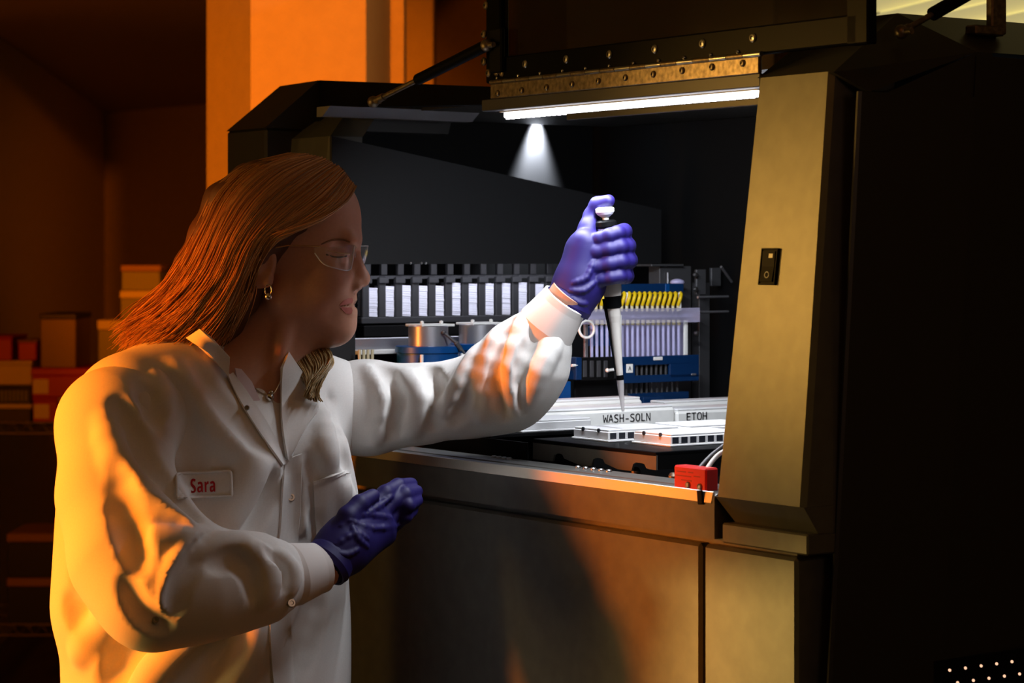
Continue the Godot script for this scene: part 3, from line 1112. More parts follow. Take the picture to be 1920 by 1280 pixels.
	for px: float in [1290, 1312]:
		m = mb(t)
		var p := on_z(px, 909 + (px - 1290) * 0.16, -0.0095)
		m.lathe(p, v3(0, 0, 1), [[0.0, 0.0015], [0.0018, 0.0015], [0.0018, 0.001], [0.0034, 0.0018], [0.0042, 0.001], [0.0042, -0.001]], 14)
		put(m, "screw", M.steel, il)
	m = mb(t)
	var tb := on_z(1313, 932, 0.002)
	m.box(tb, v3(0.010, 0.017, 0.003), 0.001, Basis(Vector3.BACK, 0.12))
	put(m, "seal_tab", M.black, t)
	m = mb(t)
	m.tube(curve([rp + v3(0.0, 0.012, -0.005), rp + v3(-0.004, 0.028, -0.03), rp + v3(0.004, 0.046, -0.06), rp + v3(0.03, 0.052, -0.085)], 6), 0.0028, 8)
	put(m, "cable", M.alu_dull, t)
	m = mb(t)
	m.tube(curve([rp + v3(0.014, 0.012, -0.005), rp + v3(0.010, 0.03, -0.03), rp + v3(0.03, 0.045, -0.06)], 6), 0.0028, 8)
	put(m, "cable", M.white, t)

func thing_part_vent(t: Node3D) -> Node3D:
	var m := mb(t)
	var p0 := v3(0.1625, 1.0097, -0.2244)
	m.box(v3(0.1600, 0.945, -0.32), v3(0.006, 0.155, 0.24), 0.001)
	var vent := put(m, "vent_grille", M.black, t, "black vent plate with added rows of small mirror discs tilted to glint")
	for r in 5:
		for k in 9:
			var p := p0 + v3(0.0012, -0.0161 * r, 0.013 * (r % 2) - 0.0262 * k)
			if p.z > -0.205 or p.z < -0.43:
				continue
			m = mb(t)
			m.lathe(p, v3(0.84, 0.30, 0.45), [[0.0019, -0.0016], [0.0019, 0.0004], [0.0, 0.0004]], 10)   # added discs, tilted to mirror the fill lamp as bright dots
			put(m, "glint_disc", M.polished, vent)
	return vent


# ---------------------------------------------------------------- things inside the instrument
func text_on(words: String, ce: Vector3, u: Vector3, up: Vector3, height: float, width: float, called: String, material: Material, parent: Node3D, mono := true) -> void:
	var tm := TextMesh.new()
	var f := SystemFont.new()
	f.font_names = PackedStringArray(["Droid Sans Mono" if mono else "Droid Sans"])
	tm.font = f
	tm.text = words
	tm.font_size = 64
	tm.pixel_size = 0.001
	tm.depth = 0.0006
	var ab := tm.get_aabb()
	var arr := tm.get_mesh_arrays()
	var mm := ArrayMesh.new()
	mm.add_surface_from_arrays(Mesh.PRIMITIVE_TRIANGLES, arr)
	var o := MeshInstance3D.new()
	o.mesh = mm
	o.material_override = material
	o.name = called
	parent.add_child(o, true)
	var sx := width / ab.size.x
	var sy := height / ab.size.y
	var nn := u.cross(up).normalized()
	var B := Basis(u.normalized() * sx, up.normalized() * sy, nn)
	var mid := ab.get_center()
	o.transform = Transform3D(B, ce - bases[parent] - B * Vector3(mid.x, mid.y, 0))

func microplate(label: String, x: float, z: float, y: float, wells: bool, tint: Material) -> void:
	# footprint 85 x 127 mm, skirt, raised deck, windowed long side
	var t := thing("microplate", label, "microplate", v3(x, y, z - 0.0635), "microplates on the deck", true)
	var m := mb(t)
	var c := v3(x, y, z - 0.0635)
	m.box(c + v3(0, 0.0015, 0), v3(0.0855, 0.003, 0.1276), 0.0008)
	m.box(c + v3(0, 0.0085, 0), v3(0.081, 0.0115, 0.1235), 0.0012)
	put(m, "body", tint, t)
	m = mb(t)
	m.box(c + v3(0, 0.0155, 0), v3(0.079, 0.003, 0.1215), 0.0008)
	put(m, "lid", M.plate, t)
	if wells:
		for k in 8:
			m = mb(t)
			m.box(c + v3(0.0402, 0.0082, 0.0535 - k * 0.0152), v3(0.0012, 0.0085, 0.0108), 0.0003)
			put(m, "window", M.well, t)
		for k in 2:
			m = mb(t)
			m.lathe(c + v3(-0.018 + k * 0.036, 0.0148, 0.0615), v3(0, 0, 1), [[0.0, 0.0008], [0.003, 0.0008], [0.003, -0.001]], 10)
			put(m, "notch", M.well, t)

func trough(label: String, x: float, z0: float, z1: float, y0: float, y1: float, w: float, words := "", wa := Vector3.ZERO, wb := Vector3.ZERO) -> void:
	var t := thing("reagent_trough", label, "trough", v3(x - w * 0.5, y0, (z0 + z1) * 0.5), "white reagent troughs", true)
	var m := mb(t)
	var cz := (z0 + z1) * 0.5
	var lz := absf(z0 - z1)
	m.box(v3(x - w * 0.5, (y0 + y1) * 0.5 - 0.002, cz), v3(w, y1 - y0 - 0.004, lz), 0.004)
	put(m, "body", M.white, t)
	m = mb(t)
	m.box(v3(x - w * 0.5, y1 - 0.002, cz), v3(w - 0.006, 0.004, lz - 0.006), 0.0015)
	put(m, "cover", M.plate, t)
	if words:
		text_on(words, (wa + wb) * 0.5 + v3(0.0006, 0, 0), v3(0, 0, -1), v3(0, 1, 0), 0.0122, absf(wa.z - wb.z), "lettering", M.ink, t)

func make_inside() -> void:
	var y := 1.246
	# deck tray with arched cut-outs on its front and posts below
	var inst: Node3D = get_node("laboratory_instrument")
	var m := mb(inst)
	m.box(v3(-0.386, y - 0.003, -0.28), v3(0.278, 0.006, 0.35), 0.001)
	var t := put(m, "deck_tray", M.black_gloss, inst, "dark deck tray with notched front edge")
	m = mb(inst)
	var pts := PackedVector2Array([Vector2(-0.525, y - 0.004), Vector2(-0.247, y - 0.004), Vector2(-0.247, y - 0.0235), Vector2(-0.262, y - 0.0235)])
	for q: Array in [[-0.262, -0.300], [-0.352, -0.388], [-0.445, -0.478]]:
		pts.append_array([Vector2(q[0] - 0.006, y - 0.0225), Vector2(q[0] - 0.010, y - 0.0175), Vector2(q[0] - 0.016, y - 0.0165), Vector2(q[1] + 0.010, y - 0.0165), Vector2(q[1] + 0.004, y - 0.019), Vector2(q[1], y - 0.0285)])
		pts.append(Vector2(q[1] - 0.03, y - 0.0285))
	pts.append(Vector2(-0.525, y - 0.0285))
	m.prism(pts, v3(0, 0, -0.1085), v3(1, 0, 0), v3(0, 1, 0), v3(0, 0, 0.003))
	put(m, "front_apron", M.paint, t)
	m = mb(inst)
	m.box(v3(-0.2485, y - 0.013, -0.28), v3(0.003, 0.02, 0.34), 0.0005)
	put(m, "side_apron", M.black, t)
	for q: Array in [[1098, 868], [1192, 882], [1262, 892]]:
		var p := on_z(q[0], q[1], -0.125)
		m = mb(inst)
		m.lathe(v3(p.x, 1.155, p.z), v3(0, 1, 0), [[0.0, 0.0], [0.0065, 0.0], [0.0065, p.y - 1.155], [0.004, p.y - 1.155 + 0.004], [0.0, p.y - 1.155 + 0.005]], 14)
		put(m, "post", M.brass, t)
	m = mb(inst)
	m.box(v3(-0.722, y - 0.003, -0.20), v3(0.200, 0.006, 0.20), 0.001)
	t = put(m, "side_tray", M.black, inst)
	m = mb(inst)
	m.box(v3(-0.675, y - 0.048, -0.099), v3(0.295, 0.085, 0.003), 0.0)
	put(m, "apron", M.black, t)
	microplate("white lidded microplate with dark side windows under the pipette tip", -0.452, -0.150, y, true, M.plate)
	microplate("amber lit microplate with dark windows at the deck's front corner", -0.342, -0.171, y, true, M.plate)
	microplate("pale microplate behind, beneath the printed trough near the post", -0.452, -0.292, y, false, M.plate)
	microplate("clear microplate stack with printed side beside the sleeve", -0.666, -0.156, y, false, M.plate)
	# troughs
	m = mb(inst)
	m.box(v3(-0.7775, 1.232, -0.46), v3(0.145, 0.006, 0.56), 0.001)
	t = put(m, "rear_deck", M.black, inst)
	m = mb(inst)
	m.box(v3(-0.7055, 1.195, -0.46), v3(0.003, 0.078, 0.56), 0.0)  # black sheet added to keep the space under the deck dark
	put(m, "shade_sheet", M.black, t)
	var ta := -0.725
	var zs := on_x(1268, 780, ta).z
	trough("long white trough lettered WASH-SOLN", ta, on_x(1022, 780, ta).z, zs + 0.001, 1.236, on_x(1022, 769, ta).y, 0.06, "WASH-SOLN", on_x(1130, 783, ta), on_x(1219, 783, ta))
	trough("white trough lettered ETOH beside the post", ta, zs - 0.001, on_x(1400, 780, ta).z, 1.236, on_x(1300, 765, ta).y, 0.06, "ETOH", on_x(1287, 780, ta), on_x(1325, 780, ta))
	var tb := -0.80
	trough("plain white trough behind the one lettered WASH-SOLN", tb, on_x(997, 760, tb).z, on_x(1206, 760, tb).z, 1.236, on_x(1100, 748, tb).y, 0.045)
	trough("plain white trough behind the one lettered ETOH", tb, on_x(1246, 760, tb).z, on_x(1400, 760, tb).z, 1.236, on_x(1300, 750, tb).y, 0.045)
	make_rack()
	make_modules()
	make_manifold()

func make_rack() -> void:
	# row of dark cassettes with white stacks behind the baffle's lower edge
	var X := -1.115
	var a := on_x(672, 598, X)
	var b := on_x(1075, 590, X)
	var t := thing("cassette_rack", "row of dark cassettes with white striped stacks below the baffle", "rack", v3(X, 1.39, (a.z + b.z) * 0.5), "", true)
	var m := mb(t)
	var L := absf(a.z - b.z)
	var cz := (a.z + b.z) * 0.5
	m.box(v3(X - 0.02, 1.396, cz), v3(0.06, 0.010, L), 0.001)
	put(m, "bottom_rail", M.divider, t)
	m = mb(t)
	m.box(v3(X - 0.02, 1.379, cz), v3(0.075, 0.018, L), 0.001)
	put(m, "shelf", M.black, t)
	m = mb(t)
	m.box(v3(X, 1.4655, cz), v3(0.012, 0.006, L), 0.001)
	put(m, "top_rail", M.divider, t)
	var n := 13
	for k in n:
		var px := 672.0 + k * 31.2
		var c0 := on_x(px + 9.5, 550, X)
		var w := 0.0135
		m = mb(t)
		m.box(v3(X + 0.004, 1.4335, c0.z), v3(0.008, 0.068, w), 0.0015)
		m.box(v3(X + 0.009, 1.461, c0.z), v3(0.008, 0.010, w * 1.35), 0.001)
		put(m, "divider", M.divider, t)
		m = mb(t)
		m.box(v3(X - 0.01, 1.482, c0.z - 0.012), v3(0.008, 0.026, 0.012), 0.001)
		put(m, "upper_tab", M.divider, t)
		# stack of thin white plates between dividers
		var cs := on_x(px + 25.0, 550, X + 0.004)
		m = mb(t)
		var rng := RandomNumberGenerator.new()
		rng.seed = 50 + k
		var yy := 1.402
		var top := 1.448 + rng.randf_range(-0.002, 0.003) + 0.0006 * k
		while yy < top:
			var h := rng.randf_range(0.0022, 0.0042)
			m.box(v3(X - 0.009 + rng.randf_range(-0.0008, 0.0008), yy + h * 0.5, cs.z), v3(0.03, h * 0.93, 0.0195), 0.0003, Basis(Vector3.RIGHT, -0.06))
			yy += h
		put(m, "white_stack", M.stack, t)

func make_modules() -> void:
	for k in 2:
		var X := -0.985 if k == 0 else -1.02
		var c := on_x(803 if k == 0 else 897, 650, X)
		var rs := 0.0315
		var rbz := 0.0525 if k == 0 else 0.046
		var yb := on_x(803, 690, X).y - 0.10
		var ym := on_x(803, 648, X).y if k == 0 else on_x(897, 643, X).y
		var yt := on_x(803, 610, X).y if k == 0 else on_x(897, 607, X).y
		var t := thing("shaker_module", "blue drum with a polished silver cap beside the white panel" if k == 0 else "blue drum with a silver cap partly behind the raised sleeve", "lab module", v3(X, yb, c.z), "blue shaker modules", true)
		var m := mb(t)
		m.lathe(v3(X, yb, c.z), v3(0, 1, 0), [[0.0, 0.0], [rbz - 0.003, 0.0], [rbz - 0.003, ym - yb - 0.011], [rbz, ym - yb - 0.010], [rbz, ym - yb - 0.001], [rbz - 0.001, ym - yb], [0.0, ym - yb]], 36)
		put(m, "drum", M.blue, t)
		m = mb(t)
		m.lathe(v3(X, ym, c.z), v3(0, 1, 0), [[rs, 0.0], [rs, yt - ym - 0.001], [rs - 0.001, yt - ym], [0.0, yt - ym]], 32)
		put(m, "cap", M.alu, t)
		m = mb(t)
		m.box(v3(X - 0.004, yt + 0.0005, c.z - 0.006), v3(0.05, 0.004, 0.062), 0.001)
		put(m, "cap_plate", M.white, t)
		for j in 2:
			m = mb(t)
			m.lathe(v3(X + 0.01, yt + 0.002, c.z + 0.018 - j * 0.036), v3(0, 1, 0), [[0.003, 0.0], [0.003, 0.005], [0.0, 0.006]], 10)
			put(m, "knob", M.white, t)
		m = mb(t)
		var p0 := v3(X + 0.035, ym + 0.022, c.z - 0.006)
		m.tube([p0, p0 + v3(0.010, -0.016, -0.016), p0 + v3(0.016, -0.034, -0.03)], [0.002, 0.0028, 0.002], 8)
		m.ball(p0, 0.004, 10)
		m.box(p0 + v3(0.012, -0.022, -0.02), v3(0.006, 0.016, 0.007), 0.001, Basis(Vector3.RIGHT, 0.7))
		put(m, "clamp_lever", M.alu_dull, t)
		for j in 2:
			m = mb(t)
			var an := 0.35 + 0.95 * j - 0.3
			var e := v3(cos(an), 0, -sin(an) + 0.55 * (1 - j) * 2.0 - 0.1).normalized()
			m.tube([v3(X, yb + 0.01, c.z) + e * (rbz + 0.001), v3(X, ym - 0.012, c.z) + e * (rbz + 0.001)], 0.0028, 8)
			put(m, "bolt_rod", M.white, t)
		m = mb(t)
		m.box(v3(X + rbz - 0.004, yb + 0.06, c.z), v3(0.006, 0.014, 0.022), 0.003)
		put(m, "badge", M.white, t)
	# grey shelf edge and white block left of the drums
	var t2 := thing("grey_beam", "pale grey beam in front of the cassette shelf by the chin", "beam", v3(-1.075, 1.325, -0.25), "", true)
	var m2 := mb(t2)
	var g0 := on_x(660, 632, -1.075)
	var g1 := on_x(960, 632, -1.075)
	m2.box(v3(-1.085, 1.360, (g0.z + g1.z) * 0.5), v3(0.02, 0.018, absf(g0.z - g1.z)), 0.001)
	put(m2, "beam", M.alu, t2)
	m2 = mb(t2)
	m2.box(v3(-1.075, 1.3475, (g0.z + g1.z) * 0.5), v3(0.045, 0.007, absf(g0.z - g1.z)), 0.001)
	put(m2, "lip", M.white, t2)
	var t3 := thing("white_block", "white block with small round holes beside the blue drum", "lab module", v3(-1.04, 1.17, -0.19), "", true)
	m2 = mb(t3)
	var w0 := on_x(668, 680, -1.0)
	var w1 := on_x(733, 680, -1.0)
	m2.box(v3(-1.02, 1.2465, (w0.z + w1.z) * 0.5), v3(0.045, 0.160, absf(w0.z - w1.z)), 0.002)
	put(m2, "body", M.white, t3)
	for q: Array in [[714, 681], [719, 676], [729, 681], [724, 688]]:
		m2 = mb(t3)
		m2.lathe(on_x(q[0], q[1], -0.9975) + v3(-0.001, 0, 0), v3(1, 0, 0), [[0.0016, 0.0], [0.0016, 0.001], [0.0, 0.001]], 10)
		put(m2, "hole", M.black, t3)
	for k in 4:
		m2 = mb(t3)
		var tp := on_x(674 + k * 8, 660, -1.02)
		m2.lathe(v3(-1.02, 1.326, tp.z), v3(0, 1, 0), [[0.0025, 0.0], [0.0025, tp.y - 1.326 + 0.004], [0.0, tp.y - 1.326 + 0.004]], 10)
		put(m2, "tube_cap", M.cream, t3)
	var t4 := thing("blue_block", "flat blue block below the raised cuff, left of the tubes", "lab module", v3(-0.86, 1.17, -0.34), "", true)
	m2 = mb(t4)
	var c0 := on_x(985, 740, -0.86)
	var c1 := on_x(1070, 740, -0.86)
	m2.hexa([v3(-0.90, 1.19, c0.z), v3(-0.86, 1.19, c0.z), v3(-0.86, 1.19, c1.z), v3(-0.90, 1.19, c1.z)], [v3(-0.90, 1.302, c0.z - 0.028), v3(-0.86, 1.302, c0.z - 0.028), v3(-0.86, 1.302, c1.z), v3(-0.90, 1.302, c1.z)])
	put(m2, "body", M.blue, t4)
	m2 = mb(t4)
	m2.box(v3(-0.88, 1.312, c1.z + 0.025), v3(0.02, 0.02, 0.03), 0.002)
	put(m2, "fitting", M.alu, t4)

func make_manifold() -> void:
	var X := -0.87
	var base := on_x(1200, 745, X)
	var t := thing("dispensing_manifold", "blue and clear tubing manifold with yellow tube ends right of the pipette", "manifold", v3(X, 1.17, base.z), "", true)
	var m := mb(t)
	var fx := func(px: float, py: float) -> Vector3: return on_x(px, py, X)
	var bar := func(px0: float, py0: float, px1: float, py1: float, dx: float, th: float, called: String, material: Material, parent: Node) -> MeshInstance3D:
		var a := on_x(px0, py0, X + dx)
		var b := on_x(px1, py1, X + dx)
		var q := mb(t)
		q.box(v3(X + dx - th * 0.5, (a.y + b.y) * 0.5, (a.z + b.z) * 0.5), v3(th, absf(a.y - b.y), absf(a.z - b.z)), 0.0008)
		return put(q, called, material, parent)
	# rear columns
	bar.call(1237, 499, 1296, 760, -0.06, 0.03, "column", M.alu_dull, t)
	bar.call(1252, 510, 1254, 532, -0.055, 0.004, "column_rib", M.alu, t)
	bar.call(1222, 495, 1282, 499, -0.05, 0.05, "column_cap", M.alu_dull, t)
	bar.call(1311, 530, 1331, 760, -0.05, 0.02, "side_profile", M.alu_dull, t)
	bar.call(1306, 505, 1324, 552, -0.02, 0.006, "bracket", M.alu_dull, t)
	bar.call(1334, 502, 1352, 536, -0.06, 0.006, "bracket", M.alu_dull, t)
	for q: Array in [[1314, 515], [1314, 542], [1316, 600], [1316, 625]]:
		m = mb(t)
		m.lathe(fx.call(q[0], q[1]) + v3(-0.014, 0, 0), v3(1, 0, 0), [[0.004, -0.002], [0.004, 0.002], [0.002, 0.003], [0.0, 0.003]], 12)
		put(m, "bolt", M.steel, t)
	for q: Array in [[1308, 557, 1365, 556], [1310, 585, 1365, 584], [1352, 500, 1372, 528]]:
		m = mb(t)
		m.tube([fx.call(q[0], q[1]), on_x(q[2], q[3], X - 0.02)], 0.0022, 8)
		put(m, "pin", M.alu, t)
	# blue bar, white posts, yellow tubes
	bar.call(1098, 533, 1282, 547.5, 0.0, 0.03, "top_bar", M.blue_mid, t)
	bar.call(1248, 531.5, 1256, 547, 0.001, 0.03, "clip", M.blue, t)
	m = mb(t)
	m.ball(on_x(1270, 529, X - 0.03), 0.011, 12, v3(1, 0.55, 1.2))
	put(m, "plug", M.lavender, t)
	for px: float in [1111, 1176.5, 1276]:
		bar.call(px - 2, 548, px + 2, 582, 0.002, 0.004, "post", M.white, t)
	for k in 18:
		var px := 1108.0 + k * 9.6
		var a: Vector3 = fx.call(px + 4.5, 550)
		var b: Vector3 = fx.call(px, 572)
		m = mb(t)
		m.tube(curve([a + v3(-0.012, 0.003, 0), a + v3(0.001, 0, 0), (a + b) * 0.5 + v3(0.004, 0, 0.0016), b + v3(0.0, 0, 0)], 4), 0.0031, 8)
		var yt := put(m, "tube", M.yellow, t)
		m = mb(t)
		m.tube([b, b + v3(0, -0.010, 0)], 0.0026, 8)
		put(m, "ferrule", M.cream, yt)
		# clear tube running down through the plate to the bracket
		var c: Vector3 = fx.call(px + 1.0, 603)
		var e: Vector3 = fx.call(px + 1.5, 671)
		m = mb(t)
		m.tube([c, v3(X, e.y, e.z)], 0.0026, 8)
		put(m, "capillary", M.lavender, yt)
		m = mb(t)
		m.tube([c + v3(0.001, 0.003, 0), c + v3(0.001, -0.005, 0)], 0.0034, 8)
		put(m, "collar", M.cream, yt)
		var e2: Vector3 = fx.call(px + 1.5, 750)
		if px > 1165:
			m = mb(t)
			m.tube([v3(X - 0.004, e.y - 0.02, e.z), v3(X - 0.004, e2.y, e2.z)], 0.0024, 8)
			put(m, "capillary", M.alu_dull, yt)
	bar.call(1093, 580, 1313, 604, 0.012, 0.05, "clear_plate", M.acrylic, t)
	bar.call(1100, 591, 1300, 594.5, -0.02, 0.004, "gasket", M.lavender, t)
	bar.call(1160, 590, 1166, 675, 0.014, 0.005, "post", M.white, t)
	bar.call(1284, 600, 1290, 672, 0.004, 0.005, "post", M.white, t)
	bar.call(1097, 608, 1103, 672, 0.004, 0.005, "post", M.alu, t)
	# back tray that closes the view between the tubes
	bar.call(1112, 612, 1152, 648, -0.05, 0.02, "pump_body", M.blue, t)
	bar.call(1165, 606, 1284, 672, -0.03, 0.004, "back_sheet", M.lavender, t)
	# lower bracket: blue frame with a slotted window, dark left half
	bar.call(1165, 669, 1311, 681, 0.016, 0.006, "bracket_top", M.blue_mid, t)
	bar.call(1165, 705, 1311, 713.5, 0.016, 0.006, "bracket_bottom", M.blue_mid, t)
	bar.call(1165, 680, 1191, 706, 0.016, 0.006, "bracket_end", M.blue_mid, t)
	bar.call(1256, 680, 1311, 706, 0.016, 0.006, "bracket_end", M.blue_mid, t)
	bar.call(1190, 680, 1257, 706, 0.004, 0.004, "slot_back", M.black, t)
	for k in 7:
		bar.call(1194 + k * 9, 681, 1197 + k * 9, 705, 0.010, 0.004, "fin", M.alu_dull, t)
	var lb: MeshInstance3D = bar.call(1174.5, 682.5, 1187, 698.5, 0.0175, 0.001, "label_plate", M.white, t)
	text_on("A", on_x(1180.7, 690.5, X + 0.0175) + v3(0.0004, 0, 0), v3(0, 0, -1), v3(0, 1, 0), 0.0068, 0.0058, "lettering", M.ink, lb, false)
	bar.call(1226, 669, 1243, 675, 0.018, 0.002, "tag", M.white, t)
	bar.call(1297, 700, 1306, 703.5, 0.018, 0.003, "pin", M.alu, t)
	bar.call(1088, 670, 1152, 712, 0.006, 0.004, "slotted_plate", M.black, t)
	for k in 4:
		bar.call(1094 + k * 13, 676, 1101 + k * 13, 707, 0.008, 0.004, "slot_rib", M.divider, t)
	bar.call(1080, 670, 1091, 712, 0.012, 0.02, "end_block", M.blue_mid, t)
	m = mb(t)
	m.tube([on_x(1139, 694, X + 0.02), on_x(1152, 692.5, X + 0.02)], 0.0022, 8)
	m.ball(on_x(1139, 694, X + 0.02), 0.0034, 10)
	put(m, "peg", M.white, t)
	m = mb(t)
	m.tube([on_x(1072, 685, X + 0.01), on_x(1082, 684.5, X + 0.01)], 0.0022, 8)
	put(m, "peg", M.white, t)
	bar.call(1078, 712, 1160, 760, -0.01, 0.004, "lower_plate", M.black, t)
	bar.call(1180, 738, 1292, 752, 0.0, 0.02, "lower_bar", M.blue_mid, t)
	bar.call(1206, 744, 1245, 760, 0.02, 0.02, "foot", M.blue_mid, t)
	# white hose loop
	m = mb(t)
	var lp := []
	for k in 22:
		var an := TAU * k / 18.0 + 1.2
		lp.append(on_x(1100 + 14 * cos(an), 617 + 16 * sin(an), X + 0.03 - 0.0008 * k))
	m.tube(lp, 0.0022, 8)
	put(m, "hose_loop", M.white, t)


# ---------------------------------------------------------------- the woman
const HD := 3.25           # distance of the middle of her head
var torso: Body
var sleeve_r: Body
var sleeve_l: Body

func h(px: float, py: float, dd := 0.0) -> Vector3:   # point about the head
	return at(px, py, HD + dd)

func drape(b: Body, px: float, py: float) -> Vector3:   # point of a garment's surface
	var d := at(px, py, 1.0) - Vector3(0, EYE, 0)
	var L := d.length()
	var t := b.hit(Vector3(0, EYE, 0), d / L, 2.7, 3.7)
	if t < 0.0:
		return Vector3.INF
	return Vector3(0, EYE, 0) + d / L * t

func fold(b: Body, pts: Array, r: float, sink: float, k: float, o: int) -> void:
	# a ridge (o = 1) or a groove (o = -1) that follows a line over the surface
	var p := []
	for q: Array in pts:
		var s := drape(b, q[0], q[1])
		if s == Vector3.INF:
			continue
		var n := b.grad(s, b.near(s, 0.1))
		p.append(s - n * sink * 0.55 if o > 0 else s + n * sink * 0.25)
	p = curve(p, 3)
	for i in p.size() - 1:
		var e0 := sin(PI * clampf(float(i) / (p.size() - 1), 0.0, 1.0))
		var e1 := sin(PI * clampf(float(i + 1) / (p.size() - 1), 0.0, 1.0))
		b.cap(p[i], p[i + 1], r * (0.55 + 0.45 * e0), r * (0.55 + 0.45 * e1), k, o)

func patch(b: Array, ea: Array, eb: Array, lift: float, cols := 8, per := 4) -> Array:
	# grid between two edge lines laid on the garment, lifted off it
	var rows := []
	var A := []
	var B := []
	for q: Array in ea:
		A.append(Vector3(q[0], q[1], q[2] if q.size() > 2 else 0.0))
	for q: Array in eb:
		B.append(Vector3(q[0], q[1], q[2] if q.size() > 2 else 0.0))
	A = curve(A, per)
	B = curve(B, per)
	for i in A.size():
		var row := []
		for j in cols + 1:
			var q: Vector3 = A[i].lerp(B[i], float(j) / cols)
			var best := Vector3.INF
			for bb: Body in b:
				var s := drape(bb, q.x, q.y)
				if s != Vector3.INF and (best == Vector3.INF or s.z > best.z):
					best = s
			if best == Vector3.INF:
				best = at(q.x, q.y, HD)
			var dir := (Vector3(0, EYE, 0) - best).normalized()
			row.append(best + dir * (lift + q.z))
		rows.append(row)
	# smooth the depths a little so that cloth spans small grooves
	for pass_ in 2:
		for i in range(1, rows.size() - 1):
			for j in range(1, cols):
				rows[i][j] = rows[i][j] * 0.5 + (rows[i - 1][j] + rows[i + 1][j] + rows[i][j - 1] + rows[i][j + 1]) * 0.125
	return rows

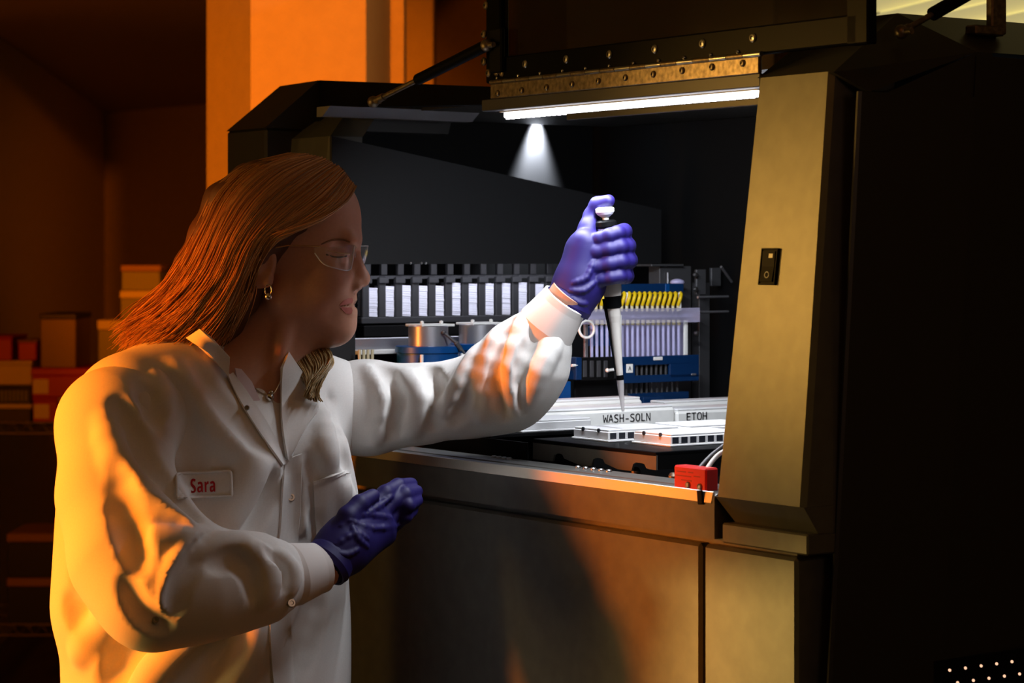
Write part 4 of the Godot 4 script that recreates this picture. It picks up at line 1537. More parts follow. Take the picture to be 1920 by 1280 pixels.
func make_woman() -> void:
	var feet := at(390, 480, 3.25)
	feet.y = 0.0
	var t := thing("person", "woman with long hair in a white lab coat and purple gloves reaching into the machine", "person", feet)
	var R := Vector3(0.764, 0, -0.645)
	var Fd := Vector3(0.645, 0, 0.764)
	var TB := Basis(R, Vector3.UP, Fd)
	# coat torso
	torso = Body.new()
	torso.ell(at(400, 880, 3.28), TB, Vector3(0.190, 0.21, 0.145), 0.05)
	torso.ell(at(388, 1080, 3.285), TB, Vector3(0.200, 0.25, 0.165), 0.06)
	torso.ell(at(390, 1330, 3.285), TB, Vector3(0.202, 0.30, 0.180), 0.06)
	torso.ell(at(395, 1700, 3.285), TB, Vector3(0.215, 0.36, 0.190), 0.06)
	torso.cap(at(240, 780, 3.13), at(628, 762, 3.365), 0.066, 0.056, 0.05)
	torso.cap(at(250, 765, 3.14), at(440, 680, 3.26), 0.066, 0.056, 0.05)
	torso.cap(at(620, 755, 3.36), at(520, 712, 3.28), 0.054, 0.055, 0.04)
	torso.cap(at(205, 900, 3.20), at(200, 1130, 3.20), 0.060, 0.066, 0.05)
	torso.cap(at(585, 850, 3.22), at(600, 930, 3.24), 0.050, 0.050, 0.05)
	torso.cap(at(440, 850, 3.17), at(430, 930, 3.17), 0.050, 0.050, 0.05)
	# open neck
	var v0 := at(500, 640, 3.13)
	torso.cap(v0, at(490, 700, 3.14), 0.060, 0.046, 0.012, -1)
	torso.cap(at(490, 700, 3.14), at(512, 770, 3.115), 0.040, 0.022, 0.008, -1)
	torso.cap(at(512, 770, 3.115), at(531, 840, 3.105), 0.020, 0.004, 0.006, -1)
	torso.cap(at(452, 625, 3.16), at(468, 690, 3.145), 0.050, 0.042, 0.010, -1)
	# folds of the chest and skirt
	for f: Array in [
		[[[335, 690], [400, 780], [470, 850], [515, 905]], 0.020, 0.014, 0.02, 1],
		[[[372, 690], [440, 775], [500, 845]], 0.012, 0.006, 0.018, -1],
		[[[320, 720], [345, 800], [370, 880]], 0.012, 0.005, 0.018, -1],
		[[[455, 1000], [490, 940], [520, 900]], 0.014, 0.006, 0.02, -1],
		[[[420, 990], [455, 930], [480, 880]], 0.016, 0.010, 0.02, 1],
		[[[600, 760], [615, 830], [620, 880]], 0.012, 0.006, 0.014, 1],
		[[[622, 750], [645, 830], [655, 880]], 0.010, 0.004, 0.014, -1],
		[[[560, 880], [575, 940], [565, 990]], 0.012, 0.006, 0.014, 1],
		[[[578, 860], [592, 920], [590, 990]], 0.009, 0.004, 0.012, -1],
		[[[545, 870], [556, 930], [548, 1000]], 0.009, 0.004, 0.012, -1],
		[[[640, 900], [655, 950], [640, 1000]], 0.011, 0.006, 0.014, 1],
		[[[150, 880], [165, 980], [150, 1090]], 0.014, 0.006, 0.02, -1],
		[[[130, 1130], [180, 1190], [240, 1210]], 0.016, 0.007, 0.02, -1],
		[[[145, 1230], [190, 1180], [230, 1130]], 0.016, 0.010, 0.02, 1],
		[[[205, 1290], [250, 1220], [330, 1180]], 0.018, 0.008, 0.02, -1],
		[[[260, 1300], [320, 1230], [400, 1190]], 0.020, 0.012, 0.02, 1],
		[[[330, 1300], [390, 1240], [450, 1200]], 0.016, 0.007, 0.02, -1],
		[[[430, 1290], [470, 1220], [490, 1170]], 0.018, 0.011, 0.02, 1],
		[[[535, 1300], [575, 1200], [600, 1110]], 0.018, 0.008, 0.02, -1],
	]:
		fold(torso, f[0], f[1], f[2], f[3], f[4])
	# near sleeve: shoulder, elbow, forearm laid across
	sleeve_r = Body.new()
	sleeve_r.chain([at(262, 775, 3.13), at(218, 800, 3.10), at(218, 930, 3.05), at(248, 1040, 3.00), at(288, 1108, 2.975)], [0.066, 0.072, 0.070, 0.074, 0.068], 0.03)
	sleeve_r.chain([at(290, 1108, 2.975), at(380, 1100, 2.995), at(455, 1088, 3.02), at(500, 1084, 3.04), at(520, 1080, 3.05)], [0.068, 0.062, 0.055, 0.046, 0.034], 0.03)
	sleeve_r.cap(at(275, 960, 3.03), at(335, 1035, 2.99), 0.05, 0.05, 0.03)
	for f: Array in [
		[[[285, 690], [318, 770], [350, 860], [385, 950]], 0.013, 0.006, 0.012, 1],
		[[[262, 720], [300, 800], [335, 880]], 0.012, 0.005, 0.014, -1],
		[[[225, 760], [262, 850], [320, 920], [372, 975]], 0.017, 0.007, 0.018, -1],
		[[[200, 790], [235, 890], [300, 960], [365, 1005]], 0.017, 0.010, 0.018, 1],
		[[[215, 950], [290, 955], [350, 985]], 0.011, 0.004, 0.014, -1],
		[[[230, 1020], [300, 1010], [360, 1010]], 0.012, 0.006, 0.014, 1],
		[[[378, 985], [352, 1035], [322, 1085], [308, 1140]], 0.013, 0.008, 0.010, 1],
		[[[395, 1008], [365, 1050], [338, 1100], [325, 1150]], 0.012, 0.005, 0.012, -1],
		[[[365, 1040], [420, 1018], [462, 1020], [478, 1060]], 0.013, 0.008, 0.012, 1],
		[[[400, 1060], [440, 1050], [470, 1075], [480, 1120]], 0.011, 0.004, 0.012, -1],
		[[[470, 1025], [500, 1045], [510, 1090], [495, 1130]], 0.013, 0.008, 0.012, 1],
		[[[505, 1030], [530, 1055], [535, 1100]], 0.009, 0.003, 0.010, -1],
		[[[525, 1040], [552, 1070], [548, 1110]], 0.009, 0.005, 0.010, 1],
		[[[235, 1090], [265, 1150], [310, 1180]], 0.012, 0.005, 0.014, -1],
		[[[215, 880], [240, 980], [262, 1060]], 0.014, 0.006, 0.018, -1],
	]:
		fold(sleeve_r, f[0], f[1], f[2], f[3], f[4])
	# far sleeve: out along the rail, bent up to the cuff
	sleeve_l = Body.new()
	sleeve_l.chain([at(622, 765, 3.37), at(690, 764, 3.365), at(790, 757, 3.345), at(880, 745, 3.32), at(948, 725, 3.30)], [0.060, 0.061, 0.050, 0.050, 0.056], 0.03)
	sleeve_l.chain([at(948, 725, 3.30), at(975, 692, 3.29), at(996, 660, 3.28), at(1010, 638, 3.275)], [0.057, 0.056, 0.050, 0.036], 0.03)
	for f: Array in [
		[[[690, 690], [722, 745], [700, 830]], 0.012, 0.006, 0.014, 1],
		[[[712, 685], [748, 740], [735, 815]], 0.011, 0.004, 0.014, -1],
		[[[760, 700], [790, 745], [770, 815]], 0.012, 0.007, 0.014, 1],
		[[[800, 690], [825, 745], [810, 800]], 0.010, 0.004, 0.014, -1],
		[[[890, 655], [865, 720], [825, 780]], 0.012, 0.006, 0.014, 1],
		[[[912, 640], [890, 715], [850, 790]], 0.010, 0.004, 0.012, -1],
		[[[935, 620], [905, 700], [905, 785]], 0.013, 0.007, 0.014, 1],
		[[[955, 600], [932, 690], [945, 780]], 0.011, 0.004, 0.012, -1],
		[[[985, 590], [955, 690], [972, 775]], 0.012, 0.006, 0.012, 1],
		[[[1015, 600], [980, 690], [985, 770]], 0.009, 0.003, 0.010, -1],
		[[[1045, 640], [1012, 700], [990, 760]], 0.012, 0.006, 0.012, 1],
	]:
		fold(sleeve_l, f[0], f[1], f[2], f[3], f[4])
	var m := mb(t)
	torso.net(m, 0.0075, Vector3(-0.95, 0.60, -3.62), Vector3(-0.05, 1.52, -2.80))
	sleeve_r.net(m, 0.006)
	sleeve_l.net(m, 0.006)
	var coat := put(m, "lab_coat", M.coat, t, "white snap-front lab coat")
	coat_details(t, coat)
	make_head(t, TB)
	make_hair(t)
	make_gloves(t)
	make_legs(t, TB)

func cuff(t: Node3D, coat: Node, a: Vector3, b: Vector3, r0: float, r1: float) -> void:
	var m := mb(t)
	var d := (b - a)
	m.lathe(a, d.normalized(), [[r0 - 0.006, -0.004], [r0, 0.0], [r0 + 0.002, d.length() * 0.3], [r1 + 0.001, d.length() * 0.85], [r1, d.length()], [r1 - 0.003, d.length() + 0.001], [r1 - 0.004, d.length() * 0.7]], 40)
	put(m, "cuff", M.cuff, coat, "ribbed white knit cuff")
	m = mb(t)
	m.lathe(a + d * 0.55, d.normalized(), [[0.0, 0.0], [r1 - 0.005, 0.0], [r1 - 0.006, d.length() * 0.62], [0.0, d.length() * 0.62]], 24)
	put(m, "wrist", M.skin, t)

func coat_details(t: Node3D, coat: Node) -> void:
	var m: MB
	cuff(t, coat, at(528, 1082, 3.05), at(602, 1063, 3.085), 0.0385, 0.0325)
	cuff(t, coat, at(1010, 634, 3.275), at(1061, 563, 3.262), 0.0395, 0.0335)
	# collar on the near side, its stand, and the turned lapel on the far side
	m = mb(t)
	m.sheet(patch([torso], [[350, 634, 0.012], [388, 662, 0.014], [429, 706, 0.010]], [[376, 617, 0.045], [405, 642, 0.042], [431, 670, 0.034]], 0.003, 6, 5), 0.004)
	put(m, "collar", M.coat, coat)
	m = mb(t)
	m.sheet(patch([torso], [[427, 704, 0.008], [450, 752, 0.004], [488, 812, 0.003], [530, 872, 0.002]], [[437, 698, 0.012], [470, 745, 0.008], [506, 802, 0.005], [536, 866, 0.002]], 0.0025, 6, 5), 0.003)
	put(m, "front_edge", M.coat, coat)
	m = mb(t)
	m.sheet(patch([torso], [[528, 690, 0.030], [527, 740, 0.014], [529, 800, 0.006], [538, 860, 0.003]], [[540, 660, 0.030], [597, 752, 0.012], [574, 800, 0.006], [543, 864, 0.003]], 0.003, 8, 5), 0.004)
	put(m, "lapel", M.coat, coat)
	# front placket below
	m = mb(t)
	m.sheet(patch([torso], [[534, 862], [529, 920], [524, 1000], [510, 1090], [505, 1180], [512, 1290]], [[566, 850], [565, 920], [560, 1000], [548, 1090], [545, 1180], [552, 1290]], 0.002, 4, 5), 0.003)
	put(m, "placket", M.coat, coat)
	# breast pocket
	m = mb(t)
	m.sheet(patch([torso], [[588, 906], [590, 950], [594, 1006]], [[655, 884], [660, 930], [648, 985]], 0.004, 8, 6), 0.003)
	put(m, "pocket", M.coat, coat)
	m = mb(t)
	m.sheet(patch([torso], [[588, 903], [588, 909]], [[655, 880], [655, 887]], 0.006, 10, 2), 0.003)
	put(m, "pocket_hem", M.coat, coat)
	# name patch: rounded field with a raised border and red lettering
	var ring := []
	var cs := [Vector2(330, 886), Vector2(434, 881), Vector2(436, 929), Vector2(331, 934)]
	for c in 4:
		var p: Vector2 = cs[c]
		var prev: Vector2 = cs[(c + 3) % 4]
		var nxt: Vector2 = cs[(c + 1) % 4]
		var a := p + (prev - p).normalized() * 9.0
		var b := p + (nxt - p).normalized() * 9.0
		for k in 5:
			var u := k / 4.0
			var q := a.lerp(p, u).lerp(p.lerp(b, u), u)
			ring.append(q)
		for k in range(1, 6):
			ring.append(b.lerp(nxt + (p - nxt).normalized() * 9.0, k / 6.0))
	var field := patch_any([[331, 886], [332, 933]], [[433, 881], [435, 928]], 0.0030, 16, 8)
	var rp := []
	for q: Vector2 in ring + [ring[0]]:
		rp.append(on_patch(field, (q.x - 331) / 103.0, (q.y - 884 + (q.x - 331) * 0.045) / 47.0, 0.0022))
	m = mb(t)
	m.tube(rp, 0.0018, 6)
	put(m, "patch_border", M.coat, coat)
	m = mb(t)
	m.sheet(field, 0.001)
	put(m, "name_patch", M.coat, coat, "stitched name patch with red lettering")
	lettering(t, coat, "Sara", field, Vector4(0.25, 0.30, 0.70, 0.80))
	# snaps
	for q: Array in [[575, 743, 0.019, 0.0062], [545, 932, 0.004, 0.0060], [463, 764, 0.012, 0.0035], [546, 1130, 0.004, 0.006], [292, 1162, 0.002, 0.0042]]:
		var p := over(q[0], q[1], q[2])
		var d := (Vector3(0, EYE, 0) - p).normalized()
		if q[0] > 500:
			d = (d + Vector3(0.35, 0.1, 0)).normalized()
		m = mb(t)
		m.lathe(p, d, [[0.0, 0.0012], [q[3] * 0.35, 0.0012], [q[3] * 0.45, 0.0026], [q[3] * 0.8, 0.0026], [q[3], 0.001], [q[3], -0.002]], 16)
		put(m, "snap", M.steel, coat, "metal snap")

func over(px: float, py: float, lift: float) -> Vector3:
	var best := Vector3.INF
	for b: Body in [torso, sleeve_r, sleeve_l]:
		var s := drape(b, px, py)
		if s != Vector3.INF and (best == Vector3.INF or s.z > best.z):
			best = s
	if best == Vector3.INF:
		best = at(px, py, 3.2)
	return best + (Vector3(0, EYE, 0) - best).normalized() * lift

func patch_any(ea: Array, eb: Array, lift: float, cols: int, per: int) -> Array:
	return patch([torso, sleeve_r], ea, eb, lift, cols, per)

func on_patch(g: Array, u: float, v: float, lift: float) -> Vector3:
	var R := g.size() - 1
	var C: int = g[0].size() - 1
	var x := clampf(u, 0.0, 1.0) * C
	var y := clampf(v, 0.0, 1.0) * R
	var j := mini(int(x), C - 1)
	var i := mini(int(y), R - 1)
	var p: Vector3 = g[i][j].lerp(g[i][j + 1], x - j).lerp(g[i + 1][j].lerp(g[i + 1][j + 1], x - j), y - i)
	return p + (Vector3(0, EYE, 0) - p).normalized() * lift

func lettering(t: Node3D, parent: Node, words: String, field: Array, box: Vector4) -> void:
	# letters of the patch, bent onto the cloth; box: left, top, right, bottom as shares of the field
	var tm := TextMesh.new()
	var f := SystemFont.new()
	f.font_names = PackedStringArray(["Droid Sans"])
	f.font_weight = 600
	tm.font = f
	tm.text = words
	tm.font_size = 64
	tm.pixel_size = 0.01
	tm.depth = 0.0
	var ab := tm.get_aabb()
	var arr := tm.get_mesh_arrays()
	var vs: PackedVector3Array = arr[Mesh.ARRAY_VERTEX]
	var ix: PackedInt32Array = arr[Mesh.ARRAY_INDEX]
	var m := mb(t)
	for v in vs:
		var u := (v.x - ab.position.x) / ab.size.x
		var w := (v.y - ab.position.y) / ab.size.y
		var p := on_patch(field, lerpf(box.x, box.z, u), lerpf(box.w, box.y, w), 0.0022)
		m.vert(p, (Vector3(0, EYE, 0) - p).normalized())
	for k in range(0, ix.size(), 3):
		m.face(ix[k], ix[k + 1], ix[k + 2])
	put(m, "lettering", M.thread, parent, "red stitched name")

func make_head(t: Node3D, TB: Basis) -> void:
	var b := Body.new()
	var I := Basis()
	# head axes: forward (to the right, a little down and to the camera), up, towards the camera
	var f := Vector3(0.965, -0.17, 0.20).normalized()
	var s := Vector3(-0.20, 0.0, 0.98)
	s = (s - f * s.dot(f)).normalized()
	var u := s.cross(f).normalized()
	var HB := Basis(f, u, s)
	b.ell(h(535, 428, 0.0), HB, Vector3(0.094, 0.084, 0.073), 0.02)
	b.ell(h(588, 512, -0.005), HB, Vector3(0.053, 0.076, 0.058), 0.03)
	b.ell(h(615, 405, -0.004), HB, Vector3(0.040, 0.050, 0.044), 0.03)
	b.cap(h(652, 452, -0.040), h(660, 452, 0.018), 0.012, 0.012, 0.014)
	# cheeks and jaw
	b.ell(h(604, 525, -0.038), HB, Vector3(0.034, 0.032, 0.026), 0.03)
	b.ell(h(604, 525, 0.030), HB, Vector3(0.034, 0.032, 0.026), 0.03)
	b.cap(h(630, 607, -0.012), h(525, 560, -0.056), 0.0195, 0.018, 0.03)
	b.cap(h(630, 607, -0.006), h(525, 560, 0.050), 0.0195, 0.018, 0.03)
	b.ell(h(633, 608, -0.012), HB, Vector3(0.018, 0.020, 0.022), 0.015)
	b.cap(h(600, 612, -0.005), h(560, 600, 0.0), 0.022, 0.03, 0.03)
	# nose
	b.cap(h(661, 468, -0.014), h(677, 515, -0.020), 0.0075, 0.0095, 0.010)
	b.ell(h(678, 524, -0.021), HB, Vector3(0.0115, 0.0105, 0.0115), 0.008)
	b.ell(h(664, 533, -0.030), HB, Vector3(0.0110, 0.0085, 0.0075), 0.007)
	b.ell(h(667, 533, -0.006), HB, Vector3(0.0110, 0.0085, 0.0075), 0.007)
	b.ell(h(668, 541, -0.026), HB, Vector3(0.0055, 0.0030, 0.0038), 0.004, -1)
	# mouth: muzzle, lips, the line between them
	b.ell(h(640, 570, -0.014), HB, Vector3(0.017, 0.024, 0.026), 0.015)
	b.cap(h(653, 563, -0.024), h(656, 562, -0.010), 0.0078, 0.0082, 0.007)
	b.cap(h(652, 582, -0.024), h(655, 582, -0.010), 0.0085, 0.0088, 0.007)
	b.cap(h(636, 574, -0.040), h(664, 572, -0.020), 0.0022, 0.0022, 0.005, -1)
	b.cap(h(664, 572, -0.020), h(664, 572, 0.0), 0.0022, 0.0022, 0.005, -1)
	# eye sockets and lids
	b.ell(h(645, 476, -0.048), HB, Vector3(0.018, 0.012, 0.018), 0.014, -1)
	b.ell(h(650, 476, 0.010), HB, Vector3(0.018, 0.012, 0.018), 0.014, -1)
	b.ell(h(628, 479, -0.037), HB, Vector3(0.0140, 0.0125, 0.0145), 0.006)
	b.ell(h(634, 479, 0.010), HB, Vector3(0.0140, 0.0125, 0.0145), 0.006)
	# neck and upper chest
	b.chain([h(445, 760, 0.02), h(470, 690, 0.01), h(510, 605, 0.005)], [0.062, 0.058, 0.055], 0.03)
	b.cap(h(560, 610, -0.004), h(520, 690, -0.006), 0.024, 0.030, 0.03)
	b.cap(h(535, 590, -0.052), h(512, 745, -0.050), 0.012, 0.008, 0.012)
	b.ell(at(425, 860, 3.26), TB, Vector3(0.165, 0.165, 0.108), 0.04)
	# ear: outer rim, hollow, lobe
	b.ell(h(494, 500, -0.080), Basis(Vector3(0, 0, 1), -0.25), Vector3(0.0165, 0.030, 0.012), 0.008)
	b.ell(h(500, 500, -0.095), Basis(Vector3(0, 0, 1), -0.25), Vector3(0.0085, 0.0175, 0.009), 0.006, -1)
	b.ell(h(501, 526, -0.085), I, Vector3(0.0085, 0.0095, 0.007), 0.006)
	var m := mb(t)
	b.net(m, 0.0036, Vector3(-0.55, 1.13, -3.40), Vector3(-0.12, 1.66, -3.06))
	put(m, "head_and_neck", M.skin, t)
	# eye: dark lash line, brow, lips
	m = mb(t)
	m.tube(curve([b_at(b, 612, 477, 0.0004), b_at(b, 624, 481, 0.0006), b_at(b, 638, 482, 0.0008), b_at(b, 650, 480, 0.0006)], 5), 0.0011, 6)
	put(m, "eyelashes", M.lash, t)
	m = mb(t)
	m.tube(curve([b_at(b, 602, 458, 0.0002), b_at(b, 622, 450, 0.0004), b_at(b, 642, 449, 0.0004), b_at(b, 656, 454, 0.0002)], 5), [0.0008, 0.001, 0.0012, 0.0013, 0.0014, 0.0015, 0.0016, 0.0016, 0.0017, 0.0017, 0.0017, 0.0016, 0.0015, 0.0013, 0.0011, 0.001], 6)
	put(m, "eyebrow", M.brow, t)
	m = mb(t)
	m.sheet([[b_at(b, 637, 571, 0.0003), b_at(b, 645, 563, 0.0003), b_at(b, 653, 559, 0.0003), b_at(b, 660, 558, 0.0003)], [b_at(b, 637, 572, 0.0003), b_at(b, 646, 567, 0.0003), b_at(b, 654, 564, 0.0003), b_at(b, 662, 563, 0.0003)], [b_at(b, 638, 573, 0.0003), b_at(b, 647, 571, 0.0003), b_at(b, 655, 569, 0.0003), b_at(b, 660, 568, 0.0003)]], 0.0006)
	m.sheet([[b_at(b, 638, 575, 0.0003), b_at(b, 646, 576, 0.0003), b_at(b, 654, 576, 0.0003), b_at(b, 659, 576, 0.0003)], [b_at(b, 640, 578, 0.0003), b_at(b, 647, 582, 0.0003), b_at(b, 655, 583, 0.0003), b_at(b, 661, 582, 0.0003)], [b_at(b, 642, 581, 0.0003), b_at(b, 648, 587, 0.0003), b_at(b, 655, 589, 0.0003), b_at(b, 659, 588, 0.0003)]], 0.0006)
	put(m, "lips", M.lips, t)
	# earring
	var e0 := h(503, 538, -0.094)
	m = mb(t)
	var rg := []
	for k in 13:
		var an := TAU * k / 12.0
		rg.append(e0 + Vector3(0.0045 * cos(an), -0.004 + 0.0075 * sin(an), 0.001 * cos(an)))
	m.tube(rg, 0.0008, 6)
	m.ball(e0 + Vector3(0, -0.0125, 0), 0.0052, 14)
	put(m, "earring", M.silver, t, "silver drop earring")
	# necklace and the edge of a shirt
	m = mb(t)
	var chain_ := curve([b_at(b, 455, 700, 0.002), b_at(b, 478, 728, 0.002), b_at(b, 506, 742, 0.002), b_at(b, 522, 722, 0.002), b_at(b, 530, 695, 0.002)], 6)
	m.tube(chain_, 0.0009, 6)
	m.ball(b_at(b, 506, 744, 0.0045), 0.0058, 14)
	m.ball(b_at(b, 508, 735, 0.004), 0.0036, 10)
	put(m, "necklace", M.silver, t, "fine chain with a silver bead pendant")
	m = mb(t)
	m.sheet([[b_at(b, 440, 690, 0.010), b_at(b, 446, 715, 0.010), b_at(b, 470, 762, 0.008), b_at(b, 505, 820, 0.006)], [b_at(b, 452, 692, 0.007), b_at(b, 472, 716, 0.007), b_at(b, 496, 770, 0.006), b_at(b, 520, 830, 0.005)]], 0.002)
	put(m, "shirt_edge", M.shirt, t)
	glasses(t, b)

func b_at(b: Body, px: float, py: float, lift: float) -> Vector3:
	var s := drape(b, px, py)
	if s == Vector3.INF:
		s = h(px, py, -0.02)
	return s + (Vector3(0, EYE, 0) - s).normalized() * lift

func glasses(t: Node3D, _b: Body) -> void:
	var top := curve([h(588, 461, -0.078), h(612, 463, -0.076), h(638, 461, -0.068), h(656, 459, -0.056), h(664, 460, -0.042)], 5)
	var bot := curve([h(590, 474, -0.078), h(606, 494, -0.076), h(630, 503, -0.068), h(650, 507, -0.056), h(658, 504, -0.044)], 5)
	var rows := []
	for k in 6:
		var row := []
		for j in top.size():
			row.append(top[j].lerp(bot[j], k / 5.0))
		rows.append(row)
	var m := mb(t)
	m.sheet(rows, 0.0016)
	var g := put(m, "glasses", M.lens, t, "rimless glasses with clear lenses")
	m = mb(t)
	m.sheet([[h(668, 461, -0.026), h(679, 460, -0.012), h(690, 461, 0.012)], [h(666, 480, -0.026), h(678, 480, -0.012), h(688, 479, 0.012)], [h(664, 497, -0.026), h(674, 497, -0.012), h(683, 493, 0.012)]], 0.0016)
	put(m, "lens", M.lens, g)
	m = mb(t)
	m.tube(bot, 0.0008, 6)
	m.tube([top[-1], top[-1].lerp(bot[-1], 0.5) + Vector3(0.001, 0, 0.001), bot[-1]], 0.0013, 6)
	m.tube([h(690, 461, 0.012), h(683, 493, 0.012), h(664, 497, -0.026), h(668, 461, -0.026), h(690, 461, 0.012)], 0.0008, 6)
	put(m, "lens_edge", M.lens_edge, g)
	m = mb(t)
	m.tube([h(664, 462, -0.042), h(667, 464, -0.034), h(668, 462, -0.026)], 0.0011, 6)
	m.tube([h(600, 462, -0.0785), h(578, 461, -0.078), h(540, 460, -0.083), h(508, 466, -0.088)], 0.0011, 6)
	m.tube([h(615, 470, -0.0775), h(636, 474, -0.071), h(655, 476, -0.058)], 0.0009, 6)
	put(m, "temple", M.gold, g)

func make_hair(t: Node3D) -> void:
	var G := [
		[[664, 352, -0.008], [646, 380, -0.044], [602, 413, -0.072], [548, 436, -0.088], [510, 450, -0.092], [482, 490, -0.087], [464, 550, -0.080], [438, 598, -0.072]],
		[[650, 338, -0.012], [618, 380, -0.062], [566, 420, -0.080], [515, 447, -0.090], [478, 500, -0.084], [458, 560, -0.078], [432, 605, -0.068], [404, 648, -0.066]],
		[[634, 316, -0.006], [584, 358, -0.060], [524, 408, -0.088], [478, 458, -0.100], [450, 520, -0.098], [420, 580, -0.090], [378, 622, -0.084], [335, 650, -0.078]],
		[[604, 300, 0.0], [543, 330, -0.060], [484, 384, -0.092], [442, 450, -0.102], [412, 520, -0.100], [368, 580, -0.096], [330, 618, -0.090], [290, 644, -0.084]],
		[[574, 294, 0.0], [502, 316, -0.052], [446, 366, -0.080], [410, 430, -0.088], [380, 500, -0.088], [342, 560, -0.086], [300, 604, -0.080], [258, 642, -0.074]],
		[[550, 293, 0.010], [470, 316, -0.030], [416, 366, -0.052], [386, 430, -0.060], [355, 495, -0.060], [324, 550, -0.064], [286, 596, -0.066], [247, 638, -0.064]],
		[[540, 293, 0.030], [452, 320, 0.0], [403, 366, -0.012], [374, 430, -0.018], [346, 490, -0.022], [316, 545, -0.034], [278, 590, -0.046], [240, 640, -0.052]],
		[[540, 296, 0.052], [462, 322, 0.040], [410, 368, 0.030], [384, 430, 0.022], [358, 500, 0.016], [326, 560, 0.006], [295, 600, -0.006], [265, 642, -0.016]],
	]
	var b := Body.new()
	b.ell(h(526, 412, 0.004), Basis(), Vector3(0.096, 0.079, 0.074), 0.02)
	b.ell(h(705, 490, -0.04), Basis(), Vector3(0.142, 0.108, 0.14), 0.012, -1)
	for gi in range(1, G.size()):
		var g: Array = G[gi]
		var p := []
		var r := []
		for k in g.size():
			var q: Array = g[k]
			var w := 0.015 if k < 5 else 0.015 - 0.003 * (k - 4)
			if k < 2:
				w = 0.008
			p.append(h(q[0] + (6 if q[0] < 500 else 0), q[1] + 6, q[2] + w + (0.007 if gi > 1 else 0.011)))
			r.append(w)
		b.chain(p, r, 0.02)
	var m := mb(t)
	b.net(m, 0.0048)
	var base := put(m, "hair", M.hair_under, t, "long reddish blond hair tucked behind the ear")
	# strands
	var rng := RandomNumberGenerator.new()
	rng.seed = 77
	m = mb(t)
	m.use_c = true
	var C := []
	for g: Array in G:
		var p := []
		for q: Array in g:
			p.append(h(q[0], q[1], q[2]))
		C.append(curve(p, 3))
	var n: int = C[0].size()
	for i in 5600:
		var u := rng.randf() * 6.999
		if i < 900:
			u = rng.randf() * 2.2
		var a := int(u)
		var fr := u - a
		var lift := rng.randf() * rng.randf() * 0.007
		var st := int(rng.randf() * rng.randf() * 4.0)
		var en := n - int(rng.randf() * rng.randf() * 6.0)
		var ph := rng.randf() * TAU
		var wf := rng.randf_range(0.25, 0.5)
		var wa := rng.randf_range(0.0006, 0.0034)
		var stray := rng.randf() < 0.12
		var p := []
		var dv := Vector3(rng.randf_range(-1, 1), rng.randf_range(-1, 1), rng.randf_range(-0.4, 0.4))
		var cl := sin(u * 31.0) * 0.5 + 0.5
		for k in range(st, en):
			var q: Vector3 = C[a][k].lerp(C[a + 1][k], fr)
			var out := (q - h(520, 450 + 10 * k, 0.02)).normalized()
			var e := float(k) / n
			var w := wa * (0.3 + 2.2 * e * e)
			q += out * (lift * (0.35 + e) + 0.0025 * cl) + Vector3(sin(ph + k * wf), cos(ph * 1.7 + k * wf * 0.9), 0.0) * w
			if stray:
				q += (dv * 0.016 + out * 0.010) * e * e * e
			q += dv * 0.006 * e * e * e
			p.append(q)
		if p.size() < 4:
			continue
		var tone := rng.randf_range(0.5, 1.4)
		m.col = Color(0.56 * tone, 0.29 * tone, 0.105 * tone)
		var rr := []
		for k in p.size():
			rr.append(rng.randf_range(0.95, 1.0) * 0.00085 * (1.0 if k < p.size() - 4 else 0.3 + 0.2 * (p.size() - 1 - k)))
		m.tube(p, rr, 3, false)
	put(m, "strands", M.hair, base).set_meta("kind", "stuff")
	# curled lock on the far shoulder
	m = mb(t)
	m.use_c = true
	for i in 700:
		var x0 := rng.randf_range(-1.0, 1.0)
		var z0 := rng.randf_range(0.0, 1.0)
		var ph := rng.randf() * TAU
		var p := []
		var am := rng.randf_range(0.002, 0.006)
		var ln := rng.randf_range(0.7, 1.0)
		for k in 18:
			var e := k / 17.0 * ln
			var q := h(552 + 44 * e + x0 * (12 + 26 * sin(PI * minf(e * 1.05, 1.0))), 585 + 165 * e, 0.045 - 0.115 * e - 0.02 * z0 * sin(PI * e))
			var tw := ph * 0.15 + e * 9.0 + x0 * 1.2
			q += Vector3(cos(tw), 0.35 * sin(tw), sin(tw)) * am * (0.5 + 2.2 * e)
			p.append(q)
		var tone := rng.randf_range(0.6, 1.5)
		m.col = Color(0.42 * tone, 0.29 * tone, 0.13 * tone)
		m.tube(p, 0.0009, 3, false)
	put(m, "curled_lock", M.hair, base).set_meta("kind", "stuff")

func finger(b: Body, p: Array, r: Array) -> void:
	b.chain(p, r, 0.004)

